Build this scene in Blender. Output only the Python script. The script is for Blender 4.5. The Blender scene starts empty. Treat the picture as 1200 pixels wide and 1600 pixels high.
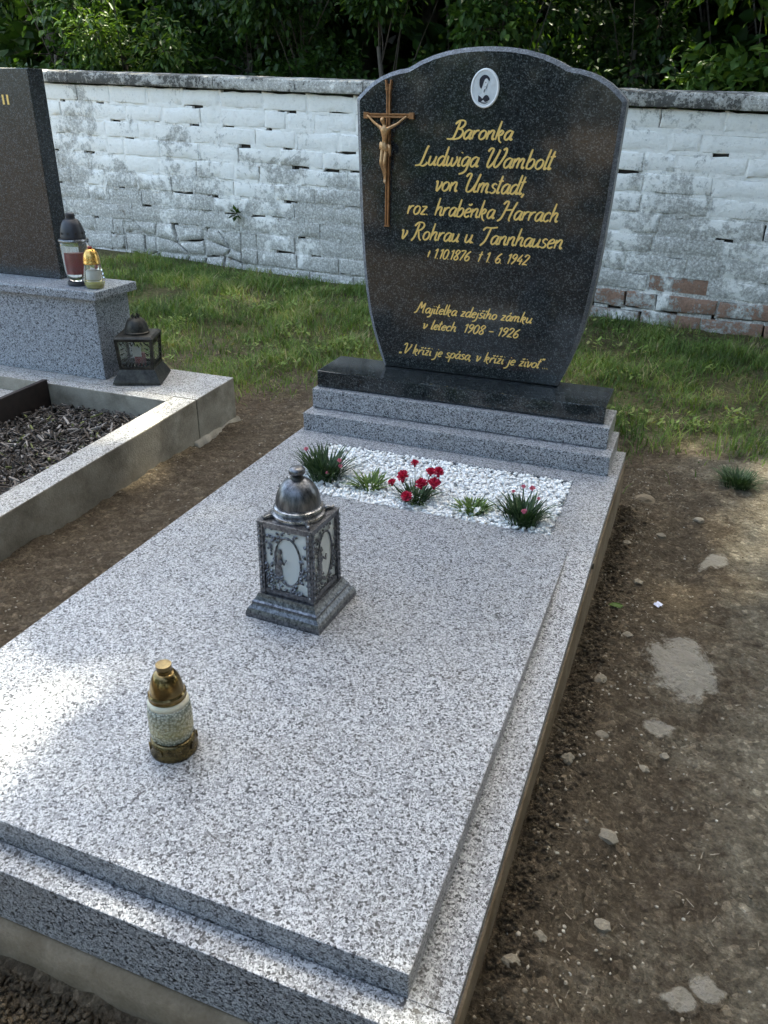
import bpy, bmesh, math, random
import numpy as np
from mathutils import Vector, Matrix, noise
R = math.radians
rnd = random.Random(7)
nr = np.random.default_rng(11)

# ------------------------------------------------------------------ camera, sky, sun, exposure
sc = bpy.context.scene
cam_d = bpy.data.cameras.new("camera"); cam = bpy.data.objects.new("camera", cam_d)
sc.collection.objects.link(cam); sc.camera = cam
cam.matrix_world = Matrix(((0.9320328, -0.1719506, 0.3189795, 0.0),
                           (0.3621566, 0.4115113, -0.8363618, 0.0),
                           (0.0125492, 0.8950371, 0.4458151, 1.0),
                           (0, 0, 0, 1)))
cam_d.sensor_fit = 'VERTICAL'; cam_d.sensor_height = 36.0; cam_d.lens = 36.0 * 1254 / 1600
cam_d.clip_start = 0.05; cam_d.clip_end = 400

SUN_EL, SUN_AZ = R(64), R(4)          # azimuth measured from +Y towards +X
SUN = Vector((math.sin(SUN_AZ) * math.cos(SUN_EL), math.cos(SUN_AZ) * math.cos(SUN_EL), math.sin(SUN_EL)))
w = bpy.data.worlds.new("World"); sc.world = w; w.use_nodes = True
nt = w.node_tree
sky = nt.nodes.new("ShaderNodeTexSky"); sky.sky_type = 'NISHITA'; sky.sun_disc = False
sky.sun_elevation = SUN_EL; sky.sun_rotation = SUN_AZ; sky.altitude = 300
sky.air_density = 1.0; sky.dust_density = 5.0; sky.ozone_density = 0.6
nt.links.new(sky.outputs[0], nt.nodes["Background"].inputs[0])
nt.nodes["Background"].inputs[1].default_value = 0.15
sl = bpy.data.lights.new("sun", 'SUN'); sl.energy = 3.0; sl.angle = R(0.9); sl.color = (1.0, 0.94, 0.84)
so = bpy.data.objects.new("sun", sl); sc.collection.objects.link(so)
so.rotation_euler = SUN.to_track_quat('Z', 'Y').to_euler(); so.location = (0, 0, 20)
vs = sc.view_settings
vs.view_transform = 'Standard'; vs.look = 'None'; vs.exposure = 2.58; vs.gamma = 1.0; vs.use_curve_mapping = False
vs.use_white_balance = True; vs.white_balance_temperature = 7000; vs.white_balance_tint = 1   # the phone's automatic balance for open shade

# ------------------------------------------------------------------ helpers
COL = sc.collection

def tag(o, label=None, cat=None, group=None, kind=None):
    if label: o["label"] = label
    if cat: o["category"] = cat
    if group: o["group"] = group
    if kind: o["kind"] = kind
    return o

def empty(name, loc, label, cat, group=None, rz=0.0):
    o = bpy.data.objects.new(name, None); COL.objects.link(o)
    o.location = loc; o.rotation_euler[2] = rz; o.empty_display_size = 0.05
    return tag(o, label, cat, group)

def mkobj(name, me, mat, parent=None, smooth=False):
    if mat is not None and len(me.materials) == 0:
        for m in (mat if isinstance(mat, (list, tuple)) else [mat]): me.materials.append(m)
    o = bpy.data.objects.new(name, me); COL.objects.link(o)
    if parent: o.parent = parent
    if smooth:
        me.polygons.foreach_set("use_smooth", [True] * len(me.polygons))
    return o

class MB:
    """collects faces; build() makes one mesh object (coordinates relative to origin)"""
    def __init__(s): s.v = []; s.f = []; s.a = []; s.m = []
    def add(s, vs, fs, a=0.0, m=0):
        n = len(s.v); s.v.extend([tuple(p) for p in vs])
        for f in fs: s.f.append(tuple(i + n for i in f)); s.a.append(a); s.m.append(m)
    def box(s, x0, x1, y0, y1, z0, z1, a=0.0, m=0):
        s.add([(x0,y0,z0),(x1,y0,z0),(x1,y1,z0),(x0,y1,z0),(x0,y0,z1),(x1,y0,z1),(x1,y1,z1),(x0,y1,z1)],
              [(3,2,1,0),(4,5,6,7),(0,1,5,4),(1,2,6,5),(2,3,7,6),(3,0,4,7)], a, m)
    def hexa(s, p, a=0.0, m=0):
        s.add(p, [(3,2,1,0),(4,5,6,7),(0,1,5,4),(1,2,6,5),(2,3,7,6),(3,0,4,7)], a, m)
    def tube(s, pts, rad, n=6, a=0.0, m=0, caps=True):
        pts = [Vector(p) for p in pts]; rings = []
        rad = rad if isinstance(rad, (list, tuple)) else [rad] * len(pts)
        for i, p in enumerate(pts):
            d = (pts[min(i+1, len(pts)-1)] - pts[max(i-1, 0)])
            d = d.normalized() if d.length > 1e-9 else Vector((0, 0, 1))
            u = d.cross(Vector((0, 0, 1)) if abs(d.z) < .9 else Vector((1, 0, 0))).normalized(); w_ = d.cross(u)
            rings.append([p + (u * math.cos(2*math.pi*k/n) + w_ * math.sin(2*math.pi*k/n)) * rad[i] for k in range(n)])
        vs = [q for r in rings for q in r]; fs = []
        for i in range(len(pts)-1):
            for k in range(n):
                k2 = (k+1) % n; fs.append((i*n+k, (i+1)*n+k, (i+1)*n+k2, i*n+k2))
        if caps: fs += [tuple(range(n)), tuple(reversed([(len(pts)-1)*n+k for k in range(n)]))]
        s.add(vs, fs, a, m)
    def lathe(s, prof, n=32, cx=0.0, cy=0.0, a=0.0, m=0):
        vs = []; fs = []
        for (r, z) in prof:
            vs += [(cx + r*math.cos(2*math.pi*k/n), cy + r*math.sin(2*math.pi*k/n), z) for k in range(n)]
        for i in range(len(prof)-1):
            for k in range(n):
                k2 = (k+1) % n; fs.append((i*n+k, i*n+k2, (i+1)*n+k2, (i+1)*n+k))
        fs.append(tuple(reversed(range(n)))); fs.append(tuple((len(prof)-1)*n+k for k in range(n)))
        s.add(vs, fs, a, m)
    def build(s, name, mat, parent=None, origin=(0,0,0), smooth=False, bevel=0.0, attr=False, auto=None):
        o_ = origin
        me = bpy.data.meshes.new(name)
        me.from_pydata([(x-o_[0], y-o_[1], z-o_[2]) for x, y, z in s.v], [], s.f)
        if attr:
            at = me.attributes.new("v", 'FLOAT', 'FACE'); at.data.foreach_set("value", s.a)
        if any(s.m): me.polygons.foreach_set("material_index", s.m)
        if bevel:
            bm = bmesh.new(); bm.from_mesh(me)
            bmesh.ops.remove_doubles(bm, verts=bm.verts, dist=1e-6)
            es = [e for e in bm.edges if len(e.link_faces) == 2 and e.calc_face_angle() > 0.5]
            bmesh.ops.bevel(bm, geom=es, offset=bevel, segments=2, affect='EDGES', profile=0.6)
            bm.to_mesh(me); bm.free()
        ob = mkobj(name, me, mat, parent, smooth)
        if auto:
            me.polygons.foreach_set("use_smooth", [True]*len(me.polygons))
            try: me.set_sharp_from_angle(angle=auto)
            except Exception: pass
        return ob

def fast_mesh(name, verts, faces_flat, nper, mat, attr=None, parent=None, origin=(0,0,0)):
    """verts (N,3) numpy, faces (F,nper) numpy"""
    me = bpy.data.meshes.new(name)
    V = np.asarray(verts, dtype=np.float32) - np.array(origin, dtype=np.float32)
    F = np.asarray(faces_flat, dtype=np.int32).reshape(-1, nper)
    me.vertices.add(len(V)); me.vertices.foreach_set("co", V.ravel())
    me.loops.add(F.size); me.loops.foreach_set("vertex_index", F.ravel())
    me.polygons.add(len(F)); me.polygons.foreach_set("loop_start", np.arange(0, F.size, nper, dtype=np.int32))
    me.update(calc_edges=True)
    if attr is not None:
        at = me.attributes.new("v", 'FLOAT', 'FACE'); at.data.foreach_set("value", np.asarray(attr, dtype=np.float32))
    return mkobj(name, me, mat, parent)

# ------------------------------------------------------------------ materials
class Mat:
    def __init__(s, name):
        s.m = bpy.data.materials.new(name); s.m.use_nodes = True
        s.t = s.m.node_tree; s.N = s.t.nodes; s.L = s.t.links
        s.b = s.N["Principled BSDF"]; s.out = s.N["Material Output"]
    def n(s, typ, **kw):
        nd = s.N.new("ShaderNode" + typ)
        for k, v in kw.items():
            if k in nd.bl_rna.properties: setattr(nd, k, v)
            else: nd.inputs[k].default_value = v
        return nd
    def l(s, a, b): s.L.new(a, b)
    def coord(s, kind="Object"):
        return s.n("TexCoord").outputs[kind]
    def noise(s, vec, scale, detail=4, rough=.55, dist=0.0):
        nd = s.n("TexNoise"); nd.inputs["Scale"].default_value = scale; nd.inputs["Detail"].default_value = detail
        nd.inputs["Roughness"].default_value = rough; nd.inputs["Distortion"].default_value = dist
        s.l(vec, nd.inputs["Vector"]); return nd
    def ramp(s, fac, stops, interp='LINEAR'):
        nd = s.n("ValToRGB"); cr = nd.color_ramp; cr.interpolation = interp
        while len(cr.elements) < len(stops): cr.elements.new(0.5)
        for e, (p, c) in zip(cr.elements, stops):
            e.position = p; e.color = (c, c, c, 1) if isinstance(c, (int, float)) else (*c, 1)
        s.l(fac, nd.inputs["Fac"]); return nd.outputs["Color"]
    def mix(s, fac, a, b, typ='MIX'):
        nd = s.n("Mix"); nd.data_type = 'RGBA'; nd.blend_type = typ
        for sock, v in ((nd.inputs[0], fac), (nd.inputs[6], a), (nd.inputs[7], b)):
            if hasattr(v, "links"): s.l(v, sock)
            elif isinstance(v, (int, float)): sock.default_value = v if sock == nd.inputs[0] else (v, v, v, 1)
            else: sock.default_value = (*v, 1)
        return nd.outputs[2]
    def math(s, op, a, b=0.0, clamp=False):
        nd = s.n("Math"); nd.operation = op; nd.use_clamp = clamp
        for sock, v in zip(nd.inputs, (a, b)):
            if hasattr(v, "links"): s.l(v, sock)
            else: sock.default_value = v
        return nd.outputs[0]
    def bump(s, h, strength=.3, dist=.01, normal=None):
        nd = s.n("Bump"); nd.inputs["Strength"].default_value = strength; nd.inputs["Distance"].default_value = dist
        s.l(h, nd.inputs["Height"])
        if normal: s.l(normal, nd.inputs["Normal"])
        return nd.outputs[0]
    def set(s, col=None, rough=None, metal=None, normal=None, spec=None, **kw):
        for sock, v in (("Base Color", col), ("Roughness", rough), ("Metallic", metal), ("Normal", normal), ("Specular IOR Level", spec)):
            if v is None: continue
            if hasattr(v, "links"): s.l(v, s.b.inputs[sock])
            elif sock == "Base Color": s.b.inputs[sock].default_value = (*v, 1)
            else: s.b.inputs[sock].default_value = v
        for k, v in kw.items(): s.b.inputs[k].default_value = v
        return s.m

def granite(name, scale, light=(.50, .51, .54), mid=(.235, .243, .265), dark=(.032, .034, .042), rough=.36, stain=0.0):
    m = Mat(name); c = m.coord()
    nz = m.noise(c, scale*.9, 2, .6)
    vadd = m.n("VectorMath"); vadd.operation = 'MULTIPLY_ADD'
    m.l(nz.outputs["Color"], vadd.inputs[0]); vadd.inputs[1].default_value = (.9/scale,)*3; m.l(c, vadd.inputs[2])
    v1 = m.n("TexVoronoi", Scale=scale, Randomness=1.0); m.l(vadd.outputs[0], v1.inputs["Vector"])
    v2 = m.n("TexVoronoi", Scale=scale*2.1, Randomness=1.0); m.l(vadd.outputs[0], v2.inputs["Vector"])
    s1 = m.n("SeparateColor"); m.l(v1.outputs["Color"], s1.inputs[0])
    s2 = m.n("SeparateColor"); m.l(v2.outputs["Color"], s2.inputs[0])
    a = m.ramp(s1.outputs[0], [(0, dark), (.10, dark), (.14, mid), (.40, mid), (.50, light), (1, tuple(min(1, x*1.12) for x in light))])
    b = m.ramp(s2.outputs[1], [(0, dark), (.20, dark), (.25, mid), (.42, mid), (.52, light), (1, light)])
    col = m.mix(.85, a, b, 'DARKEN')
    big = m.noise(c, 3.0, 4, .6)
    col = m.mix(.5, col, m.ramp(big.outputs["Fac"], [(.3, .80), (.7, 1.0)]), 'MULTIPLY')
    if stain:
        st = m.noise(c, 9.0, 6, .7)
        col = m.mix(m.math('MULTIPLY', m.ramp(st.outputs["Fac"], [(.42, 0.0), (.62, 1.0)]), stain), col, (.24, .205, .155))
    rg = m.ramp(s2.outputs[2], [(0, rough*.7), (1, rough*1.4)])
    bn = m.noise(c, 60, 3)
    return m.set(col, rg, spec=.5, normal=m.bump(bn.outputs["Fac"], .03, .002))

M = {}
M['granite'] = granite("light_grey_granite", 265, stain=.10)
M['granite_old'] = granite("weathered_light_granite", 240, light=(.58, .57, .56), mid=(.32, .31, .305), dark=(.06, .06, .06), rough=.6, stain=.28)
M['granite_ped'] = granite("mid_grey_granite", 235, light=(.44, .47, .52), mid=(.24, .26, .29), dark=(.035, .04, .05), rough=.35)

def dark_granite(name, base, fleck, rough):
    m = Mat(name); c = m.coord()
    v = m.n("TexVoronoi", Scale=330.0); m.l(c, v.inputs["Vector"])
    s = m.n("SeparateColor"); m.l(v.outputs["Color"], s.inputs[0])
    col = m.ramp(s.outputs[0], [(0, tuple(x*.45 for x in base)), (.5, base), (.78, base), (.86, fleck), (1, fleck)])
    n2 = m.noise(c, 40, 3)
    col = m.mix(.6, col, m.ramp(n2.outputs["Fac"], [(.35, .65), (.65, 1.15)]), 'MULTIPLY')
    return m.set(col, rough, spec=.5)
M['black'] = dark_granite("polished_black_granite", (.024, .0275, .030), (.085, .095, .098), .07)
M['black_old'] = dark_granite("dark_grey_granite", (.020, .0245, .030), (.078, .090, .104), .22)
M['honed'] = dark_granite("honed_granite_edge", (.15, .165, .19), (.24, .255, .28), .4)

def concrete(name, col1, col2, scale=14, dirt=(.09, .075, .055), dirt_amt=.5):
    m = Mat(name); c = m.coord()
    a = m.noise(c, scale, 8, .65); b = m.noise(c, 180, 3, .6); d = m.noise(c, 4.5, 6, .7)
    col = m.ramp(a.outputs["Fac"], [(.3, col1), (.7, col2)])
    col = m.mix(.35, col, m.ramp(b.outputs["Fac"], [(.3, .55), (.7, 1.1)]), 'MULTIPLY')
    col = m.mix(m.math('MULTIPLY', m.ramp(d.outputs["Fac"], [(.45, 0.0), (.65, 1.0)]), dirt_amt), col, dirt)
    h = m.math('ADD', m.math('MULTIPLY', a.outputs["Fac"], 1.0), m.math('MULTIPLY', b.outputs["Fac"], .35))
    return m.set(col, .93, spec=.2, normal=m.bump(h, .5, .008))
M['foundation'] = concrete("muddy_concrete", (.19, .15, .105), (.30, .245, .18), dirt=(.13, .098, .062), dirt_amt=.8)
M['kerb_side'] = concrete("weathered_concrete", (.25, .225, .185), (.42, .385, .32), scale=8, dirt=(.13, .112, .085), dirt_amt=.85)
M['coping'] = concrete("coping_concrete", (.22, .22, .21), (.46, .46, .45), scale=9, dirt=(.075, .072, .065), dirt_amt=.75)
M['cement'] = concrete("dry_cement", (.22, .19, .145), (.36, .32, .255), scale=26, dirt=(.17, .14, .10), dirt_amt=.85)

def whitewash(name, under, amount, bias=0.0):
    """limewash over brick: flaking and grey weather stains with shapes of their own"""
    m = Mat(name); c = m.coord(); g = m.n("NewGeometry").outputs["Position"]
    sx = m.n("SeparateXYZ"); m.l(g, sx.inputs[0])
    n1 = m.noise(g, 3.2, 9, .72, .6); n2 = m.noise(g, 26, 6, .75); n3 = m.noise(g, 70, 4, .7); n4 = m.noise(g, 1.1, 3, .5)
    # weathering is worse low down where the wall is splashed and damp
    low = m.math('MULTIPLY', m.math('SUBTRACT', .60, sx.outputs[2]), .17)
    wear = m.math('ADD', m.math('ADD', m.math('MULTIPLY', n1.outputs["Fac"], .75), m.math('MULTIPLY', n2.outputs["Fac"], .45)), m.math('ADD', low, m.math('MULTIPLY', m.math('SUBTRACT', n3.outputs["Fac"], .5), .16)))
    wear = m.math('ADD', wear, m.math('MULTIPLY', m.math('SUBTRACT', n4.outputs["Fac"], .5), .62))
    wear = m.math('ADD', wear, bias)
    white = m.ramp(n2.outputs["Fac"], [(.25, (.69, .665, .62)), (.45, (.85, .825, .775)), (.8, (.92, .895, .845))])
    greyc = m.ramp(n3.outputs["Fac"], [(.3, (.135, .125, .105)), (.5, (.33, .315, .285)), (.64, (.70, .685, .65))])
    f1 = m.ramp(wear, [(.61, 0.0), (.67, 1.0)])
    col = m.mix(m.math('MULTIPLY', f1, .8), white, greyc)
    f2 = m.ramp(m.math('ADD', wear, m.math('MULTIPLY', m.math('SUBTRACT', n3.outputs["Fac"], .5), .25)), [(amount, 0.0), (amount + .05, 1.0)])
    ucol = m.ramp(n3.outputs["Fac"], [(.3, tuple(x*.55 for x in under)), (.7, under)])
    col = m.mix(f2, col, ucol)
    sp = m.ramp(n3.outputs["Fac"], [(.26, .55), (.38, 1.0)])
    col = m.mix(.8, col, sp, 'MULTIPLY')
    h = m.math('ADD', m.math('MULTIPLY', n2.outputs["Fac"], 1.0), m.math('MULTIPLY', f2, -.5))
    return m.set(col, .95, spec=.15, normal=m.bump(h, .6, .012))
M['coping'] = whitewash("weathered_coping", (.13, .125, .115), .80, .29)
M['white_brick'] = whitewash("whitewashed_brick", (.27, .225, .18), .88)
M['worn_brick'] = whitewash("worn_red_brick", (.38, .235, .17), .70, .05)
M['rubble'] = whitewash("limewashed_rubble", (.33, .29, .235), .88, -.01)
def simple(name, col, rough=.6, metal=0.0, var=.25, scale=40, **kw):
    m = Mat(name); c = m.coord(); n_ = m.noise(c, scale, 4, .6)
    cc = m.ramp(n_.outputs["Fac"], [(.3, tuple(x*(1-var) for x in col)), (.7, tuple(min(1, x*(1+var)) for x in col))])
    return m.set(cc, rough, metal, **kw)
M['gap'] = simple("dark_joint_earth", (.035, .03, .026), .95)
M['gold'] = simple("gilded_lettering", (.88, .60, .19), .4, .15, .1, 300)
M['bronze'] = simple("bronze", (.34, .17, .075), .42, .55, .3, 90)
M['bronze_light'] = simple("rubbed_bronze", (.46, .27, .13), .36, .6, .35, 160)
M['porcelain'] = simple("white_porcelain", (.90, .90, .90), .15, 0, .03)
M['photo_grey'] = simple("grey_photo_print", (.64, .66, .67), .25, 0, .1, 60)
M['photo_skin'] = simple("pale_photo_print", (.76, .77, .78), .25, 0, .06, 80)
M['photo_mid'] = simple("mid_grey_photo_print", (.20, .205, .22), .25, 0, .2, 80)
M['photo_dark'] = simple("dark_photo_print", (.02, .02, .035), .3, 0, .3, 80)

def attr_mat(name, stops, rough=.7, translucent=0.0, spec=.3, noise_scale=0):
    m = Mat(name); a = m.n("Attribute"); a.attribute_name = "v"
    col = m.ramp(a.outputs["Fac"], stops)
    if noise_scale:
        n_ = m.noise(m.coord(), noise_scale, 4); col = m.mix(.5, col, m.ramp(n_.outputs["Fac"], [(.3, .6), (.7, 1.15)]), 'MULTIPLY')
    m.set(col, rough, spec=spec)
    if translucent:
        tr = m.n("BsdfTranslucent"); m.l(m.mix(1.0, col, (1.0, 1.0, .45), 'MULTIPLY'), tr.inputs[0])
        mx = m.n("MixShader"); mx.inputs[0].default_value = translucent
        m.l(m.b.outputs[0], mx.inputs[1]); m.l(tr.outputs[0], mx.inputs[2]); m.l(mx.outputs[0], m.out.inputs[0])
    return m.m
M['leaf'] = attr_mat("hedge_leaf", [(0, (.016, .034, .010)), (.5, (.045, .095, .018)), (.8, (.095, .17, .030)), (1, (.16, .23, .045))], .45, .4)
M['grass'] = attr_mat("grass_blade", [(0, (.040, .075, .018)), (.45, (.115, .19, .042)), (.75, (.20, .285, .065)), (.9, (.26, .27, .09)), (1, (.40, .34, .19))], .6, .3)
M['mulch'] = attr_mat("bark_mulch", [(0, (.022, .018, .015)), (.5, (.085, .07, .06)), (.8, (.20, .175, .16)), (.975, (.34, .31, .29)), (1, (.15, .16, .06))], .85)
M['pebble'] = attr_mat("white_marble_pebble", [(0, (.66, .66, .66)), (.4, (.84, .84, .84)), (1, (.92, .92, .91))], .5, 0, .4)
M['clod'] = attr_mat("soil_clod", [(0, (.09, .07, .048)), (.55, (.21, .17, .12)), (.85, (.36, .315, .25)), (1, (.50, .46, .39))], .95, 0, .1, 60)
M['bark'] = simple("tree_bark", (.075, .06, .045), .9, 0, .4, 25)
M['tuft_dark'] = attr_mat("pink_leaf_dark", [(0, (.018, .036, .016)), (.6, (.045, .085, .036)), (1, (.085, .135, .06))], .55, .2)
M['tuft_light'] = attr_mat("pink_leaf_light", [(0, (.05, .085, .02)), (.6, (.12, .19, .05)), (1, (.20, .28, .09))], .55, .25)
M['petal_red'] = attr_mat("crimson_petal", [(0, (.33, .008, .04)), (.6, (.56, .022, .085)), (1, (.70, .07, .16))], .6, .2)
M['petal_pink'] = attr_mat("pink_petal", [(0, (.55, .12, .22)), (1, (.80, .34, .45))], .6, .2)

def soil_mat(cement=False):
    m = Mat("cement_worn_into_soil" if cement else "bare_soil_and_turf"); g = m.n("NewGeometry").outputs["Position"]
    sx = m.n("SeparateXYZ"); m.l(g, sx.inputs[0])
    n1 = m.noise(g, 2.2, 6, .65); n2 = m.noise(g, 22, 8, .75); n3 = m.noise(g, 130, 4, .7); n4 = m.noise(g, .9, 3)
    dark = m.ramp(n2.outputs["Fac"], [(.25, (.075, .057, .040)), (.55, (.185, .145, .102)), (.8, (.34, .28, .21))])
    dry = m.ramp(n2.outputs["Fac"], [(.25, (.26, .225, .165)), (.55, (.40, .355, .268)), (.8, (.54, .485, .38))])
    # trodden path to the right of the grave is paler and drier than the dug earth beside it
    tx = m.math('ADD', m.math('MULTIPLY', m.math('ADD', sx.outputs[0], -.10), 3.0), m.math('MULTIPLY', m.math('SUBTRACT', n1.outputs["Fac"], .5), 4.0))
    tx = m.math('ADD', tx, m.math('MULTIPLY', m.math('SUBTRACT', n2.outputs["Fac"], .5), 1.6))
    path = m.ramp(tx, [(0.0, 0.0), (.8, .75)])
    vo = m.n("TexVoronoi", Scale=75.0); m.l(g, vo.inputs["Vector"]); vs_ = m.n("SeparateColor"); m.l(vo.outputs["Color"], vs_.inputs[0])
    col = m.mix(path, dark, dry)
    red = m.ramp(n1.outputs["Fac"], [(.55, 0.0), (.7, .3)])
    col = m.mix(red, col, (.16, .095, .055))
    turf = m.math('ADD', m.math('ADD', m.math('MULTIPLY', sx.outputs[1], .8), -2.35), m.math('MULTIPLY', m.math('SUBTRACT', n1.outputs["Fac"], .5), 2.2))
    tcol = m.ramp(n2.outputs["Fac"], [(.3, (.07, .068, .028)), (.7, (.18, .16, .075))])
    col = m.mix(m.ramp(turf, [(.35, 0.0), (.75, .9)]), col, tcol)
    fl = m.ramp(n3.outputs["Fac"], [(.3, .5), (.55, 1.0), (.72, 1.7)])
    col = m.mix(.8, col, fl, 'MULTIPLY')
    col = m.mix(.6, col, m.ramp(vs_.outputs[0], [(0, .62), (.8, 1.05), (.94, 1.15), (.97, 1.9)]), 'MULTIPLY')
    h = m.math('ADD', m.math('MULTIPLY', n2.outputs["Fac"], 1.0), m.math('MULTIPLY', n3.outputs["Fac"], .45))
    h = m.math('ADD', h, m.math('MULTIPLY', vo.outputs["Distance"], -.35))
    if cement:
        at = m.n("Attribute"); at.attribute_name = "v"; n5 = m.noise(g, 48, 6, .75); n6 = m.noise(g, 16, 4, .6)
        k = m.math('ADD', at.outputs["Fac"], m.math('ADD', m.math('MULTIPLY', m.math('SUBTRACT', n5.outputs["Fac"], .5), .9), m.math('MULTIPLY', m.math('SUBTRACT', n6.outputs["Fac"], .5), .9)))
        cc = m.ramp(n2.outputs["Fac"], [(.3, (.42, .375, .305)), (.7, (.60, .545, .46))])
        col = m.mix(m.ramp(k, [(.58, .95), (.78, 0.0)]), col, cc)
    return m.set(col, .96, spec=.12, normal=m.bump(h, 1.0, .04))
M['soil'] = soil_mat(); M['cement_patch'] = soil_mat(True)

def antique(name, base, hi, rough=.38, scale=30):
    m = Mat(name); c = m.coord(); n1 = m.noise(c, scale, 6, .7); n2 = m.noise(c, scale*6, 3, .6)
    f = m.ramp(n1.outputs["Fac"], [(.35, 0.0), (.68, 1.0)])
    col = m.mix(f, base, hi)
    rr = m.ramp(n2.outputs["Fac"], [(.3, rough*.8), (.7, rough*1.3)])
    return m.set(col, rr, .85, normal=m.bump(n2.outputs["Fac"], .12, .002))
M['silver'] = antique("antique_silver", (.045, .045, .052), (.27, .275, .295), .32, 150)
M['silver_hi'] = antique("rubbed_silver", (.07, .072, .08), (.46, .465, .485), .28, 60)
def dome_mat():
    m = Mat("brushed_dark_silver"); c = m.coord(); mp = m.n("Mapping"); mp.inputs["Scale"].default_value = (1, 1, .12); m.l(c, mp.inputs["Vector"])
    n1 = m.noise(mp.outputs[0], 70, 5, .7)
    return m.set(m.ramp(n1.outputs["Fac"], [(.32, (.035, .036, .042)), (.66, (.24, .245, .265))]), .38, .85)
M['silver_dome'] = dome_mat()
M['brass'] = antique("antique_gold", (.085, .055, .022), (.33, .235, .10), .2, 24)
M['brass_dark'] = antique("dark_antique_gold", (.035, .026, .013), (.22, .165, .075), .28, 60)
M['bright_gold'] = antique("bright_gold", (.62, .34, .08), (.85, .55, .20), .25, 30)
M['iron'] = antique("black_iron", (.022, .022, .022), (.085, .08, .07), .5)
M['black_plastic'] = simple("black_plastic_lid", (.022, .023, .03), .45, 0, .2)
M['rust_dark'] = simple("dark_brown_board", (.022, .013, .010), .6, 0, .4)
M['red_wax'] = simple("red_candle", (.22, .010, .012), .4, 0, .2)
M['wax'] = simple("cream_wax", (.70, .66, .52), .5, 0, .1)
M['yellow_wax'] = simple("yellow_wax", (.55, .50, .14), .45, 0, .15)
M['paper'] = simple("pale_paper_label", (.62, .62, .58), .6, 0, .1)
M['foil'] = simple("blue_white_wrapper", (.55, .57, .75), .3, 0, .4, 220)
def glass(name, col, rough, trans, bumps=0):
    m = Mat(name)
    m.set(col, rough, 0.0); m.b.inputs["Transmission Weight"].default_value = trans; m.b.inputs["IOR"].default_value = 1.46
    if bumps:
        v = m.n("TexVoronoi", Scale=bumps); m.l(m.coord(), v.inputs["Vector"])
        m.l(m.bump(v.outputs["Distance"], .7, .004), m.b.inputs["Normal"])
    return m.m
M['frosted'] = glass("frosted_pane", (.74, .765, .755), .4, .3)
M['clear'] = glass("clear_glass", (.93, .95, .94), .06, .95)
def crackle():
    m = Mat("crackled_milk_glass"); c = m.coord()
    v = m.n("TexVoronoi", Scale=230.0); m.l(c, v.inputs["Vector"])
    sz = m.n("SeparateXYZ"); m.l(c, sz.inputs[0])
    f = m.ramp(v.outputs["Distance"], [(.12, (.80, .80, .70)), (.42, (.48, .51, .44)), (.75, (.16, .19, .16))])
    warm = m.ramp(sz.outputs[2], [(.035, 0.0), (.055, .8), (.085, .35), (.10, 0.0)])
    col = m.mix(warm, f, m.mix(.6, f, (.78, .60, .20)))
    m.set(col, .18, 0.0, normal=m.bump(v.outputs["Distance"], .8, .004)); m.b.inputs["Transmission Weight"].default_value = .25
    return m.m
M['crackle'] = crackle()

# ------------------------------------------------------------------ ground
def fbm(x, y, s, o=4, seed=0.0):
    return noise.fractal(Vector((x*s + seed, y*s - seed, seed*.37)), 1.0, 2.0, o)
def sstep(a, b, t):
    t = max(0.0, min(1.0, (t-a)/(b-a))); return t*t*(3-2*t)
def ground_z(x, y):
    z = -.205
    z += .055 * sstep(-.35, -.12, x) * (1 - sstep(-.10, .10, x)) * (1 - sstep(1.1, 2.0, y)) * sstep(.3, .6, y)
    z -= .05 * (1 - sstep(.3, .75, y)) * (1 - sstep(-.45, -.1, x))
    z += .03 * sstep(-1.2, -1.45, x)
    z += .06 * sstep(-2.6, -5.0, x) * sstep(4.2, 5.6, y)
    if -4 < x < 3 and -1 < y < 7:
        near = 1.0 - .5 * sstep(.1, .4, x)
        z += .016 * fbm(x, y, 3.0, 3, 2.1) + .012 * fbm(x, y, 12.0, 3, 5.3) * near + .0075 * max(0.0, fbm(x, y, 34.0, 3, 9.7)) * near
    else:
        z += .02 * fbm(x, y, .6, 2, 3.3)
    return z
def axis(lo, hi, step, far_lo, far_hi):
    a = list(np.arange(lo, hi + 1e-6, step)); d = step
    while a[-1] < far_hi: d *= 1.45; a.append(a[-1] + d)
    d = step
    while a[0] > far_lo: d *= 1.45; a.insert(0, a[0] - d)
    return a
gx = axis(-1.8, .75, .0115, -90, 90); gy = axis(.38, 3.1, .0115, -90, 120)
V = np.array([(x, y, ground_z(x, y)) for y in gy for x in gx]); nxg = len(gx)
ii = np.arange(len(gy)-1)[:, None]*nxg + np.arange(nxg-1)[None, :]
F = np.stack([ii, ii+1, ii+nxg+1, ii+nxg], -1).reshape(-1, 4)
gr = fast_mesh("ground", V, F, 4, M['soil']); gr["kind"] = "structure"
gr.data.polygons.foreach_set("use_smooth", [True]*len(gr.data.polygons))

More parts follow.
